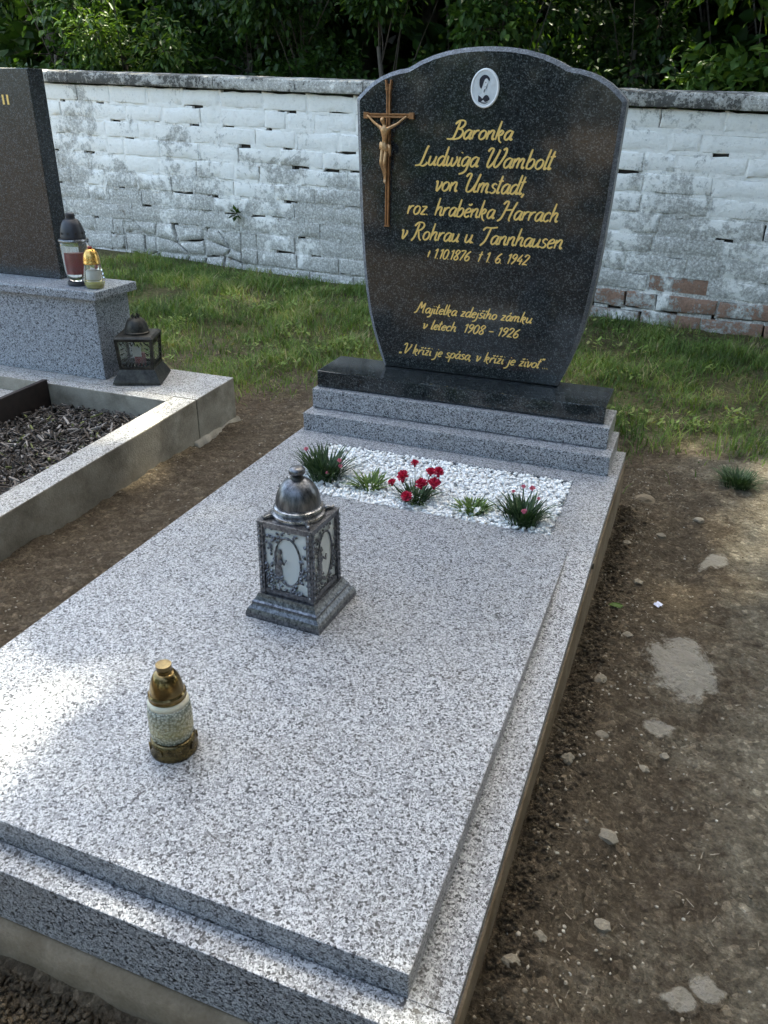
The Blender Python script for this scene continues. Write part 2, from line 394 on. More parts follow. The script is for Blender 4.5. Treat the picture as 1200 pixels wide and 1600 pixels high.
# ------------------------------------------------------------------ boundary wall
WY0, WM = 5.45, -.12
def wall_y(x): return WY0 + WM*x
def wall_top(x): return 1.025 + (.185 - x)*.0292
WB = -.24
WX0, WX1 = -6.6, 1.9
NC = 11
wn = Vector((WM, -1, 0)).normalized()          # outward (towards the graves)
def wp(x, h, d):
    """point on the wall: along x, height fraction 0..1, depth d behind the face"""
    z = WB + h*(wall_top(x) - WB)
    return (x - wn.x*d, wall_y(x) - wn.y*d, z)
wall = empty("boundary_wall", (-2.3, wall_y(-2.3), WB), "old whitewashed brick boundary wall with flaking paint behind the headstone", "wall")
WO = wall.location.copy()
core = MB()
xs = np.linspace(WX0, WX1, 12)
for a, b in zip(xs[:-1], xs[1:]):
    core.hexa([wp(a, -.12, .035), wp(b, -.12, .035), wp(b, -.12, .33), wp(a, -.12, .33), wp(a, 1, .035), wp(b, 1, .035), wp(b, 1, .33), wp(a, 1, .33)])
core.build("wall_core", M['gap'], wall, WO)

def brick_mesh(corners, mat, depth=.09, proud=0.0, rough=.004, parent=wall, name="brick", nx=8, ny=4, rnd_edge=.0018):
    """corners: four (x,h) points ccw from lower left; a slightly domed, chipped front"""
    m = MB(); P = {}
    c = [Vector((*q, 0)) for q in corners]
    sd = rnd.uniform(0, 50)
    UU = [0, .014, .14, .32, .5, .68, .86, .986, 1]; VV = [0, .045, .5, .955, 1]
    for j in range(ny+1):
        for i in range(nx+1):
            u, v = UU[i], VV[j]
            # pull rows near the edges towards the edge so that the rounding stays narrow
            q = (c[0]*(1-u) + c[1]*u)*(1-v) + (c[3]*(1-u) + c[2]*u)*v
            edge = min(u, 1-u)*nx/1.0, min(v, 1-v)*ny/1.0
            d = -proud + (rnd_edge if (i in (0, nx) or j in (0, ny)) else 0)
            x, h = q.x, q.y
            d += rough*.9*noise.noise(Vector((x*9, h*11, sd))) + rough*.6*noise.noise(Vector((x*45, h*50, sd)))
            if i in (0, nx) or j in (0, ny):
                x += .007*noise.noise(Vector((x*22, h*30, sd+3))); h += .008*noise.noise(Vector((x*25, h*30, sd+7)))
            P[i, j] = (x, h, d)
    idx = {}
    vs = []
    for k, (x, h, d) in P.items(): idx[k] = len(vs); vs.append(wp(x, h, d))
    fs = [(idx[i, j], idx[i+1, j], idx[i+1, j+1], idx[i, j+1]) for j in range(ny) for i in range(nx)]
    ring = [(i, 0) for i in range(nx)] + [(nx, j) for j in range(ny)] + [(i, ny) for i in range(nx, 0, -1)] + [(0, j) for j in range(ny, 0, -1)]
    b0 = len(vs)
    for k in ring: x, h, d = P[k]; vs.append(wp(x, h, depth))
    for q in range(len(ring)):
        q2 = (q+1) % len(ring); fs.append((idx[ring[q2]], idx[ring[q]], b0+q, b0+q2))
    m.add(vs, fs)
    return m.build(name, mat, parent, WO, smooth=True)

mort = MB()
def filler(x0, x1, h0, h1, d):
    n = max(1, int((x1-x0)/.05))
    for i in range(n):
        a = x0 + (x1-x0)*i/n; b = x0 + (x1-x0)*(i+1)/n; dd = d + rnd.uniform(-.0012, .0012)
        mort.hexa([wp(a, h0, dd), wp(b, h0, dd), wp(b, h0, .06), wp(a, h0, .06), wp(a, h1, dd), wp(b, h1, dd), wp(b, h1, .06), wp(a, h1, .06)])
RUB_X0, RUB_X1, RUB_H = -4.75, -3.50, 3    # rubble stone patch, lowest courses on the left
for c in range(NC):
    h0, h1 = c/NC, (c+1)/NC
    x = WX0 - (.19 if c % 2 else 0.0) + rnd.uniform(-.03, .03)
    while x < WX1:
        L = rnd.choice([.37, .38, .39, .40, .36]) if rnd.random() < .86 else rnd.uniform(.18, .24)
        xa, xb = max(x, WX0), min(x+L, WX1)
        xm = (xa+xb)/2
        if c < RUB_H:                       # bricks stop where the rubble patch begins
            if xa < RUB_X0 < xb: xb = RUB_X0
            elif xa < RUB_X1 < xb: xa = RUB_X1
        xm = (xa+xb)/2
        in_rub = c < RUB_H and RUB_X0 < xm < RUB_X1
        flush = .92 if xm > -1.0 else .78
        if xb - xa > .03 and not in_rub:
            g = .004
            worn = (c <= 1 and xm > -1.3) or (c == 2 and xm > -.4 and rnd.random() < .5)
            jit = .006 if not worn else .012
            q = [(xa+g+rnd.uniform(-.3, 1)*jit*.6, h0+.004+rnd.uniform(-.3, 1)*jit), (xb-g-rnd.uniform(-.3, 1)*jit*.6, h0+.004+rnd.uniform(-.3, 1)*jit),
                 (xb-g-rnd.uniform(-.3, 1)*jit*.6, h1-.004-rnd.uniform(-.3, 1)*jit), (xa+g+rnd.uniform(-.3, 1)*jit*.6, h1-.004-rnd.uniform(-.3, 1)*jit)]
            brick_mesh(q, M['worn_brick'] if worn else M['white_brick'], proud=rnd.uniform(-.002, .003) + (.010 if c <= 1 else 0), rough=.005 if not worn else .008)
        if not in_rub:
            bare = c <= 1 and xm > -1.3
            if rnd.random() < (.80 if not bare else .25): filler(xb-.010, xb+.010, h0, h1, rnd.uniform(-.001, .002))
            if c > 0:                          # bed joint: painted over, with short open cracks where the mortar fell out
                u = xa
                while u < xb:
                    w_ = rnd.uniform(.05, .16); v = min(xb, u+w_)
                    if rnd.random() < (flush+.04 if not bare else .35): filler(u, v, h0-.009, h0+.011, rnd.uniform(-.001, .0025))
                    elif rnd.random() < .5: filler(u, v, h0-.009, h0+.003+rnd.uniform(0, .004), .004)
                    u = v
        x += L
# rubble patch: irregular stones from a jittered net
nxr, nyr = 6, 3
net = {}
for j in range(nyr+1):
    for i in range(nxr+1):
        u = RUB_X0 + (RUB_X1-RUB_X0)*i/nxr; h = RUB_H/NC*j/nyr
        if 0 < j < nyr: h += rnd.uniform(-.034, .034)
        if 0 < i < nxr and 0 < j: u += rnd.uniform(-.095, .095)
        net[i, j] = (u, h)
for j in range(nyr):
    for i in range(nxr):
        q = [net[i, j], net[i+1, j], net[i+1, j+1], net[i, j+1]]
        cx_ = sum(p[0] for p in q)/4; ch = sum(p[1] for p in q)/4
        k = rnd.uniform(.84, .95)
        q = [(cx_ + (p[0]-cx_)*k, ch + (p[1]-ch)*k) for p in q]
        brick_mesh(q, M['rubble'], proud=rnd.uniform(-.006, .008), rough=.012, name="stone", rnd_edge=.010)
        if rnd.random() < .8: filler(net[i, j][0]-.02, net[i, j][0]+.02, net[i, j][1], net[i, j+1][1], rnd.uniform(.003, .012))
        if rnd.random() < .78: filler(net[i, j][0], net[i+1, j][0], net[i, j][1]-.01, net[i, j][1]+.012, rnd.uniform(.003, .010))
mo = mort.build("mortar", M['white_brick'], wall, WO); mo["kind"] = "stuff"
# coping slabs
x = WX0
while x < WX1:
    L = rnd.uniform(1.15, 1.5); xe = min(x+L, WX1)
    m = MB(); n = 14
    prof = [(-.045, .006), (-.052, .018), (-.052, .050), (-.048, .078), (-.036, .086), (.18, .102), (.36, .088), (.38, .004)]
    vs = []; fs = []
    for i in range(n+1):
        xx = x + .004 + (xe-x-.008)*i/n
        for (d, z) in prof:
            z2 = z + .004*noise.noise(Vector((xx*9, d*20, 4))); d2 = d + .008*noise.noise(Vector((xx*11, z*30, 9))) + .004*noise.noise(Vector((xx*40, z*60, 2)))
            vs.append((xx - wn.x*d2, wall_y(xx) - wn.y*d2, wall_top(xx) + z2))
    k = len(prof)
    for i in range(n):
        for j in range(k): j2 = (j+1) % k; fs.append((i*k+j2, i*k+j, (i+1)*k+j, (i+1)*k+j2))
    fs += [tuple(range(k)), tuple(reversed([n*k+j for j in range(k)]))]
    m.add(vs, fs); m.build("coping_slab", M['coping'], wall, WO, auto=R(40))
    x += L

# ------------------------------------------------------------------ main grave
GX0, GX1 = -1.223, -.135
grave = empty("granite_grave", (-.679, 1.55, -.22), "new light grey granite grave with low kerb and flat cover slab in the foreground", "grave")
GO = grave.location.copy()
def kz(y):
    if y >= 1.86: return -.0006
    return -.014 - .033*(1.86-y)/(1.86-.588)
def kerb_side(x0, x1, name, kz):
    m = MB(); ys = [.6326, 1.549, 1.86, 1.862, 2.60]; t = .028
    vs = []; fs = []
    for y in ys:
        zt = kz(y); vs += [(x0, y, zt-t), (x1, y, zt-t), (x1, y, zt), (x0, y, zt)]
    for i in range(len(ys)-1):
        a, b = i*4, i*4+4
        fs += [(a+3, a+2, b+2, b+3), (a, b, b+1, a+1), (a+1, b+1, b+2, a+2), (a+3, b+3, b, a)]
    fs += [(0, 1, 2, 3), (len(vs)-1, len(vs)-2, len(vs)-3, len(vs)-4)]
    m.add(vs, fs); m.build(name, M['granite'], grave, GO)
kerb_side(-.1979, GX1, "kerb", kz); kerb_side(GX0, -1.1601, "kerb", lambda y: -.0006 - .004*max(0, 1.9-y))
m = MB(); m.box(GX0, GX1, .588, .6325, -.165, kz(.6326)); m.build("kerb", M['granite'], grave, GO, bevel=.002)
# concrete foundation under and beside the kerb
m = MB()
def sl_prism(x0, x1, y0, y1, z0, dz):
    m.hexa([(x0, y0, z0), (x1, y0, z0), (x1, y1, z0), (x0, y1, z0), (x0, y0, kz(y0)-dz), (x1, y0, kz(y0)-dz), (x1, y1, kz(y1)-dz), (x0, y1, kz(y1)-dz)])
sl_prism(GX0+.003, GX1+.004, .6335, 1.55, -.42, .0295); sl_prism(GX0+.003, GX1+.004, 1.55, 1.859, -.42, .0295); sl_prism(GX0+.003, GX1+.004, 1.86, 2.60, -.42, .0295)
m.build("foundation", M['foundation'], grave, GO)
m = MB()
n = 40; vs = []; fs = []
for i in range(n+1):
    x = GX0-.012 + (GX1-GX0+.022)*i/n; e = .010*noise.noise(Vector((x*9, 1, 4))) + .004*noise.noise(Vector((x*40, 1, 4)))
    vs += [(x, .63, -.42), (x, .556+e, -.42), (x, .566+e, -.205+e*.5), (x, .574+e*.8, -.178+.4*e), (x, .587, -.170+e*.3), (x, .63, -.172)]
for i in range(n):
    for j in range(6): j2 = (j+1) % 6; fs.append((i*6+j2, i*6+j, i*6+6+j, i*6+6+j2))
fs += [tuple(range(6)), tuple(reversed([n*6+j for j in range(6)]))]
m.add(vs, fs); m.build("footing", M['foundation'], grave, GO, smooth=True)
# cover slab with a planting recess
def cover():
    xs = [-1.160, -1.072, -.258, -.198]; ys = [.634, 1.915, 2.295, 2.374]
    bm = bmesh.new(); vt = {}
    for zi, z in enumerate((0.0, -.054)):
        for i, x in enumerate(xs):
            for j, y in enumerate(ys): vt[i, j, zi] = bm.verts.new((x-GO.x, y-GO.y, z-GO.z))
    for i in range(3):
        for j in range(3):
            if i == 1 and j == 1: continue
            for zi in (0, 1):
                q = [vt[i, j, zi], vt[i+1, j, zi], vt[i+1, j+1, zi], vt[i, j+1, zi]]
                bm.faces.new(q if zi == 0 else q[::-1])
    def side(a, b): bm.faces.new([vt[(*a, 1)], vt[(*b, 1)], vt[(*b, 0)], vt[(*a, 0)]])
    for i in range(3): side((i, 0), (i+1, 0)); side((i+1, 3), (i, 3)); side((3, i), (3, i+1)); side((0, i+1), (0, i))
    side((2, 1), (1, 1)); side((1, 2), (2, 2)); side((1, 1), (1, 2)); side((2, 2), (2, 1))
    bmesh.ops.recalc_face_normals(bm, faces=bm.faces)
    es = [e for e in bm.edges if len(e.link_faces) == 2 and e.calc_face_angle() > .5 and not (min(v.co.y for v in e.verts)+GO.y > 1.9 and all(min(abs(v.co.x+GO.x+1.16), abs(v.co.x+GO.x+.198)) < .001 for v in e.verts))]
    bmesh.ops.bevel(bm, geom=es, offset=.003, segments=2, affect='EDGES', profile=.6)
    me = bpy.data.meshes.new("cover_slab"); bm.to_mesh(me); bm.free()
    return mkobj("cover_slab", me, M['granite'], grave)
cover()
m = MB(); m.box(-1.07, -.26, 1.917, 2.293, -.054, -.028); m.build("planting_tray", M['pebble'], grave, GO)
m = MB(); m.box(-1.212, -.166, 2.3755, 2.615, -.05, .062); m.build("lower_step", M['granite'], grave, GO, bevel=.0035)
m = MB(); m.box(-1.204, -.185, 2.436, 2.625, .0635, .132); m.build("upper_step", M['granite'], grave, GO, bevel=.0035)

# white gravel
def pebbles(name, pts, rmin, rmax, mat, flat=.75, attr=None):
    bm = bmesh.new(); bmesh.ops.create_icosphere(bm, subdivisions=1, radius=1.0)
    bv = np.array([v.co[:] for v in bm.verts]); bf = np.array([[v.index for v in f.verts] for f in bm.faces]); bm.free()
    P = np.asarray(pts); n = len(P)
    r = nr.uniform(rmin, rmax, (n, 1, 1))
    sh = bv[None]*(1 + nr.uniform(-.42, .38, (n, len(bv), 1)))*np.stack([nr.uniform(.75, 1.25, n), nr.uniform(.75, 1.25, n), nr.uniform(.5, 1.0, n)*flat/.75], -1)[:, None, :]
    th = nr.uniform(0, 6.28, n); ct, st = np.cos(th)[:, None], np.sin(th)[:, None]
    X = sh[..., 0]*ct - sh[..., 1]*st; Y = sh[..., 0]*st + sh[..., 1]*ct
    W = np.stack([X, Y, sh[..., 2]], -1)*r + P[:, None, :]
    Fc = bf[None] + (np.arange(n)*len(bv))[:, None, None]
    a = nr.uniform(0, 1, n) if attr is None else np.asarray(attr)
    return fast_mesh(name, W.reshape(-1, 3), Fc.reshape(-1, 3), 3, mat, np.repeat(a, len(bf)))
pts = np.stack([nr.uniform(-1.068, -.262, 9000), nr.uniform(1.919, 2.291, 9000), nr.uniform(-.013, .001, 9000)], -1)
gv = pebbles("white_gravel", pts, .0035, .0068, M['pebble'])
tag(gv, "white marble chippings filling the planting bed in front of the stepped plinth", "gravel", kind="stuff")

# ------------------------------------------------------------------ headstone
stone = empty("headstone", (-.70, 2.60, .133), "tall black granite headstone with gold lettering, small crucifix and oval portrait", "headstone")
SO = stone.location.copy()
m = MB(); m.box(-1.197, -.207, 2.463, 2.672, .1335, .190); m.build("stone_base", M['black'], stone, SO, bevel=.003)
YF = 2.605; CX = -.694
half = [(.308, .1915), (.322, .225), (.338, .27), (.354, .32), (.368, .375), (.380, .45), (.390, .54), (.398, .65), (.404, .78), (.409, .92), (.413, 1.037)]
sh_c = [(.404, 1.047), (.385, 1.064), (.36, 1.083), (.33, 1.099), (.30, 1.110), (.272, 1.117), (.252, 1.1195)]
crown = [(.240, 1.1225), (.205, 1.1395), (.165, 1.154), (.12, 1.165), (.07, 1.172), (.03, 1.1745)]
out = half + sh_c + crown
outline = [(CX+a, z) for a, z in out] + [(CX, 1.175)] + [(CX-a, z) for a, z in reversed(out)]
def inset(poly, d):
    n = len(poly); res = []
    for i in range(n):
        p0, p1, p2 = Vector(poly[i-1]), Vector(poly[i]), Vector(poly[(i+1) % n])
        e1 = (p1-p0).normalized(); e2 = (p2-p1).normalized()
        n1 = Vector((-e1.y, e1.x)); n2 = Vector((-e2.y, e2.x)); nn = (n1+n2)
        nn = nn.normalized() if nn.length > 1e-6 else n1
        res.append(tuple(p1 + nn*d/max(.5, nn.dot(n1))))
    return res
inn = inset(outline, .0125)
inn[0] = (inn[0][0], .1965); inn[-1] = (inn[-1][0], .1965)
n = len(outline)
m = MB()
m.add([(x, YF, z) for x, z in inn], [tuple(range(n))])
m.build("stone_face", M['black'], stone, SO)
m = MB()
vs = [(x, YF+.0004, z) for x, z in inn] + [(x, YF+.009, z) for x, z in outline] + [(x, YF+.066, z) for x, z in outline]
fs = [(i, (i+1) % n, n+(i+1) % n, n+i)[::-1] for i in range(n)] + [(n+i, n+(i+1) % n, 2*n+(i+1) % n, 2*n+i)[::-1] for i in range(n)] + [tuple(range(2*n, 3*n))[::-1]]
m.add(vs, fs); m.build("stone_edge", M['honed'], stone, SO)

# ---- pen-stroke lettering
GL = {
 'a': (44, [[(38,44),(24,50),(9,36),(7,12),(17,0),(31,14),(38,42)], [(40,49),(36,12),(40,1),(48,8)]]),
 'b': (42, [[(10,98),(7,12),(14,1),(28,3),(37,22),(34,44),(22,48),(9,32)]]),
 'c': (36, [[(35,40),(25,50),(10,38),(7,14),(18,0),(35,9)]]),
 'd': (46, [[(36,42),(24,50),(9,36),(7,10),(18,0),(31,12),(38,34)], [(42,100),(37,12),(41,1),(49,8)]]),
 'e': (38, [[(9,24),(32,31),(33,44),(24,50),(10,38),(7,14),(18,0),(35,9)]]),
 'g': (44, [[(38,44),(24,50),(9,36),(7,12),(17,2),(31,14),(38,42)], [(40,49),(37,-12),(26,-32),(6,-40)]]),
 'h': (45, [[(12,100),(7,0)], [(8,26),(22,48),(34,45),(33,14),(38,1),(46,8)]]),
 'i': (20, [[(10,49),(8,12),(12,1),(20,8)], [(13,68),(14,73)]]),
 'j': (20, [[(13,49),(11,-12),(2,-32),(-14,-38)], [(16,68),(17,73)]]),
 'k': (44, [[(12,100),(7,0)], [(8,22),(24,49),(35,44),(30,28),(13,23)], [(18,23),(28,-4),(42,-16)]]),
 'l': (20, [[(13,100),(8,12),(12,1),(20,8)]]),
 'm': (66, [[(7,49),(7,0)], [(8,28),(19,48),(29,45),(28,0)], [(29,28),(41,48),(51,45),(50,14),(54,1),(63,8)]]),
 'n': (45, [[(7,49),(7,0)], [(8,28),(22,48),(34,45),(33,14),(38,1),(46,8)]]),
 'o': (42, [[(24,50),(10,38),(7,14),(19,0),(35,12),(37,38),(24,50)]]),
 'p': (42, [[(10,51),(4,-42)], [(9,32),(22,50),(35,44),(37,20),(25,1),(9,9)]]),
 'r': (34, [[(7,49),(7,0)], [(8,26),(19,45),(34,48)]]),
 's': (34, [[(32,44),(20,50),(10,41),(14,30),(28,20),(28,7),(16,0),(3,6)]]),
 't': (24, [[(14,92),(8,12),(12,1),(21,8)], [(1,62),(25,66)]]),
 'u': (45, [[(7,49),(6,12),(14,1),(26,9),(35,28)], [(37,49),(34,12),(38,1),(46,8)]]),
 'v': (36, [[(2,44),(9,49),(13,6),(19,2),(33,34),(30,50)]]),
 'w': (58, [[(4,47),(7,47),(7,10),(15,1),(27,16),(30,45)], [(29,20),(34,2),(44,4),(55,32),(50,51)]]),
 'z': (38, [[(6,46),(34,48)], [(34,48),(6,2)], [(6,2),(35,3)]]),
 'B': (60, [[(26,94),(15,12),(3,-1),(-20,-1)], [(4,80),(22,98),(46,98),(54,80),(42,60),(24,54)], [(24,54),(46,50),(56,30),(44,6),(20,-2),(2,-1)]]),
 'L': (48, [[(34,100),(27,90),(15,14),(4,0),(-14,-3)], [(4,2),(26,-4),(40,4),(46,16)]]),
 'W': (92, [[(2,80),(12,96),(26,92),(21,55),(17,12),(27,0),(44,26),(56,72),(58,92)], [(57,80),(49,22),(57,1),(72,14),(90,66),(88,98),(74,90)]]),
 'U': (72, [[(0,80),(10,96),(24,92),(19,50),(18,14),(28,1),(46,12),(62,52),(70,98)], [(67,84),(58,20),(62,2),(74,8)]]),
 'H': (74, [[(2,82),(14,98),(27,94),(21,50),(10,4),(-6,-12)], [(20,50),(60,55)], [(72,98),(60,50),(54,2),(62,-10)]]),
 'R': (60, [[(26,94),(16,20),(2,-10)], [(2,78),(18,98),(44,99),(55,82),(44,60),(22,50)], [(30,52),(42,12),(56,-6)]]),
 'T': (52, [[(-4,76),(10,93),(38,92),(70,98)], [(36,92),(24,20),(4,-12)]]),
 'M': (74, [[(-10,-8),(8,10),(24,94),(34,97)], [(30,96),(36,40)], [(36,40),(60,95)], [(60,95),(57,10),(66,-4)]]),
 'V': (54, [[(0,80),(10,96),(22,92),(22,12),(29,3),(56,66),(58,96)]]),
 '0': (44, [[(24,92),(8,70),(7,22),(20,0),(36,22),(38,70),(24,92)]]),
 '1': (26, [[(2,72),(18,92)], [(18,92),(14,0)]]),
 '2': (44, [[(5,72),(18,92),(36,82),(31,54),(4,3)], [(4,3),(22,6),(41,2)]]),
 '4': (46, [[(30,92),(4,32)], [(4,32),(44,34)], [(34,56),(30,0)]]),
 '6': (44, [[(35,90),(14,60),(6,24),(16,1),(34,8),(36,32),(22,42),(8,26)]]),
 '7': (42, [[(4,84),(18,92),(40,90)], [(40,90),(14,0)]]),
 '8': (44, [[(24,48),(9,66),(22,92),(38,74),(9,22),(20,0),(37,16),(24,48)]]),
 '9': (44, [[(36,66),(22,48),(8,66),(19,90),(36,80),(33,40),(14,0)]]),
 '.': (16, [[(4,1),(7,4)]]), ',': (16, [[(8,5),(1,-16)]]), '-': (44, [[(2,38),(38,38)]]),
 '+': (32, [[(17,96),(12,0)], [(1,64),(29,68)]]), 't+': (24, [[(10,70),(8,8)], [(1,48),(18,50)]]),
 '"': (24, [[(7,98),(4,80)], [(18,98),(15,80)]]), '_': (26, [[(8,8),(4,-12)], [(19,8),(15,-12)]]), ' ': (30, []),
 'caron': (0, [[(14,74),(22,66)], [(22,66),(34,76)]]), 'acute': (0, [[(20,64),(30,78)]]), 'caron_i': (0, [[(4,74),(11,66)], [(11,66),(22,76)]]), 'acute_i': (0, [[(11,62),(20,76)]]),
}
ACC = {'ě': ('e', 'caron'), 'š': ('s', 'caron'), 'ž': ('z', 'caron'), 'ř': ('r', 'caron'), 'á': ('a', 'acute'), 'í': ('i', 'acute_i')}
def smooth_pts(p, k=6):
    if len(p) < 3: return [Vector(q) for q in p]
    P = [Vector(q) for q in p]; P = [P[0]*2-P[1]] + P + [P[-1]*2-P[-2]]; out_ = []
    for i in range(1, len(P)-2):
        for j in range(k):
            t = j/k; a, b, c_, d = P[i-1], P[i], P[i+1], P[i+2]
            out_.append(.5*((2*b) + (c_-a)*t + (2*a-5*b+4*c_-d)*t*t + (3*b-a-3*c_+d)*t**3))
    out_.append(P[-2]); return out_
def letter_line(text, x0, x1, zb, cap, weight, slant=.24):
    items = []; seg = []; cur = 0.0; sg = 0
    chars = []
    i = 0
    while i < len(text):
        if text.startswith('{t+}', i): chars.append('t+'); i += 4
        else: chars.append(text[i]); i += 1
    for ci_, ch in enumerate(chars):
        if ch == ' ' and ci_ and chars[ci_-1] == ' ' or ch == '-': sg += 1
        base, acc = ACC.get(ch, (ch, None)); adv, st = GL[base]
        st = list(st)
        if base == 'i' and acc: st = st[:1]
        if acc: st += GL[acc][1]
        for s_ in st: items.append([(cur+x + slant*y, y) for x, y in s_]); seg.append(sg)
        cur += adv
    lo = min(p[0] for s_ in items for p in s_); hi = max(p[0] for s_ in items for p in s_)
    kx = (x1-x0)/(hi-lo); ky = cap/98.0
    mbs = {k_: MB() for k_ in seg}; yf = YF - .0012
    for si, s_ in enumerate(items):
        y0_ = yf - .00012*(si % 5)
        P = smooth_pts([((x-lo)*kx + x0, y*ky + zb) for x, y in s_])
        if len(P) == 2: P = [P[0].lerp(P[1], t) for t in (0, .33, .67, 1)]
        L_, R_ = [], []
        for j, p in enumerate(P):
            d = P[min(j+1, len(P)-1)] - P[max(j-1, 0)]
            d = d.normalized() if d.length > 1e-9 else Vector((1, 0))
            nrm = Vector((-d.y, d.x)); ang = abs(d.x*.45 + d.y*.9)
            end = 1.0 if 0 < j < len(P)-1 else .72
            hw = weight*(.36 + .30*ang)*end
            L_.append(p + nrm*hw); R_.append(p - nrm*hw)
        k = len(P)
        vs = [(q.x, y0_-.00002*j_, q.y) for j_, q in enumerate(L_)] + [(q.x, y0_-.00002*j_, q.y) for j_, q in enumerate(R_)] + [(q.x, yf+.002, q.y) for q in L_] + [(q.x, yf+.002, q.y) for q in R_]
        fs = []
        for j in range(k-1):
            fs += [(j, j+1, k+j+1, k+j), (2*k+j, 2*k+j+1, j+1, j), (k+j, k+j+1, 3*k+j+1, 3*k+j)]
        mbs[seg[si]].add(vs, fs)
    for mb in mbs.values(): mb.build("inscription_line", M['gold'], stone, SO)
W1 = .0047
letter_line("Baronka", -.804, -.598, .930, .050, W1)
letter_line("Ludwiga Wambolt", -.905, -.464, .853, .054, W1)
letter_line("von Umstadt,", -.832, -.546, .780, .054, W1)
letter_line("roz. hraběnka Harrach", -.926, -.440, .706, .052, W1*.95)
letter_line("v Rohrau u. Tannhausen", -.943, -.418, .629, .052, W1*.95)
letter_line("{t+} 1.10.1876  + 1. 6. 1942", -.852, -.516, .573, .033, W1*.78)
letter_line("Majitelka zdejšího zámku", -.894, -.490, .393, .034, W1*.74)
letter_line("v letech  1908 - 1926", -.858, -.525, .340, .032, W1*.74)
letter_line("_V kříži je spása, v kříži je život\"...", -.944, -.424, .248, .034, W1*.74)

# ---- oval portrait
pc = (-.6925, 1.067)
def ell(rx, rz, n=40, cx=0, cz=0): return [(pc[0]+cx+rx*math.cos(2*math.pi*k/n), pc[1]+cz+rz*math.sin(2*math.pi*k/n)) for k in range(n)]
m = MB(); a = ell(.0435, .0525); b = ell(.0385, .0475); k = len(a)
vs = [(x, YF-.001, z) for x, z in a] + [(x, YF-.006, z) for x, z in ell(.0425, .0515)] + [(x, YF-.0065, z) for x, z in b] + [(x, YF-.0045, z) for x, z in ell(.0370, .046)]
fs = [(r*k+i, r*k+(i+1) % k, (r+1)*k+(i+1) % k, (r+1)*k+i) for r in range(3) for i in range(k)]
m.add(vs, fs); medal = m.build("portrait_medallion", M['porcelain'], stone, SO, smooth=True)
def plate(name, polys, y, mat):
    mm = MB()
    for p in polys:
        n_ = len(p); mm.add([(x, y, z) for x, z in p] + [(x, y+.0004, z) for x, z in p], [tuple(range(n_))] + [(i, (i+1) % n_, n_+(i+1) % n_, n_+i) for i in range(n_)])
    ob = mm.build(name, mat, medal, SO); return ob
plate("photo_background", [ell(.0375, .0465)], YF-.0046, M['photo_grey'])
def sp(pts): # smooth closed blob from units of the oval (-1..1)
    P = [(pc[0]+x*.0375, pc[1]+z*.0465) for x, z in pts]; P = P + P[:1]; return [tuple(q) for q in smooth_pts(P, 4)[:-1]]
plate("photo_figure", [sp([(-.30,.42),(-.05,.55),(.18,.50),(.20,.25),(.08,-.02),(-.02,-.10),(-.02,-.30),(.30,-.42),(.40,-.75),(0,-.97),(-.45,-.78),(-.45,-.45),(-.18,-.25),(-.22,.02)])], YF-.0052, M['photo_skin'])
plate("photo_shading", [sp([(.02,.34),(.09,.36),(.10,.30),(.03,.29)]), sp([(.12,.12),(.20,.28),(.17,.02),(.08,-.04)]), sp([(-.05,-.06),(.06,-.04),(-.02,-.24),(-.08,-.20)]), sp([(-.02,.10),(.06,.11),(.02,.06)]), sp([(-.40,-.72),(-.2,-.86),(.15,-.88),(.36,-.74),(.1,-.80)])], YF-.0055, M['photo_mid'])["kind"] = "stuff"
plate("photo_hair", [sp([(-.46,.30),(-.42,.55),(-.15,.74),(.15,.72),(.36,.55),(.33,.40),(.15,.55),(-.02,.50),(-.12,.30),(-.20,.10),(-.30,-.02),(-.42,.12)])], YF-.0058, M['photo_dark'])
plate("photo_bow", [sp([(-.48,-.40),(-.30,-.48),(-.14,-.58),(.02,-.42),(.22,-.38),(.40,-.52),(.42,-.66),(.10,-.78),(-.08,-.66),(-.30,-.80),(-.48,-.72)])], YF-.0058, M['photo_dark'])

# ---- crucifix
cx0 = -.994
m = MB()
def bar(mb, x0, x1, z0, z1, y0, y1): mb.box(x0, x1, y0, y1, z0, z1)
yb0, yb1 = YF-.013, YF-.0005
for dx in (-.0042, .0042): bar(m, cx0+dx-.0022, cx0+dx+.0022, .668, 1.078, yb0, yb1)
bar(m, cx0-.004, cx0+.004, .669, 1.077, yb0+.005, yb1-.001)
bar(m, cx0-.0095, cx0+.0095, 1.062, 1.068, yb0-.001, yb1); bar(m, cx0-.0085, cx0+.0085, .664, .669, yb0-.001, yb1)
for sx in (-1, 1):
    m.hexa([(cx0+sx*.0025, yb0-.002, 1.05), (cx0+sx*.0065, yb0-.002, 1.05), (cx0+sx*.0065, yb1-.0005, 1.05), (cx0+sx*.0025, yb1-.0005, 1.05),
            (cx0+sx*.0065, yb0-.002, 1.089), (cx0+sx*.011, yb0-.002, 1.089), (cx0+sx*.011, yb1-.0005, 1.089), (cx0+sx*.0065, yb1-.0005, 1.089)])
yc0 = yb0-.0015
for dz in (-.0042, .0042): bar(m, cx0-.079, cx0+.083, .991+dz-.0022, .991+dz+.0022, yc0, yb1-.002)
bar(m, cx0-.078, cx0+.082, .988, .994, yc0+.005, yb1-.003)
for e in (-.081, .070): bar(m, cx0+e, cx0+e+.015, .982, 1.0, yc0-.001, yb1-.0025)
cross = m.build("crucifix", M['bronze'], stone, SO, bevel=.0008)
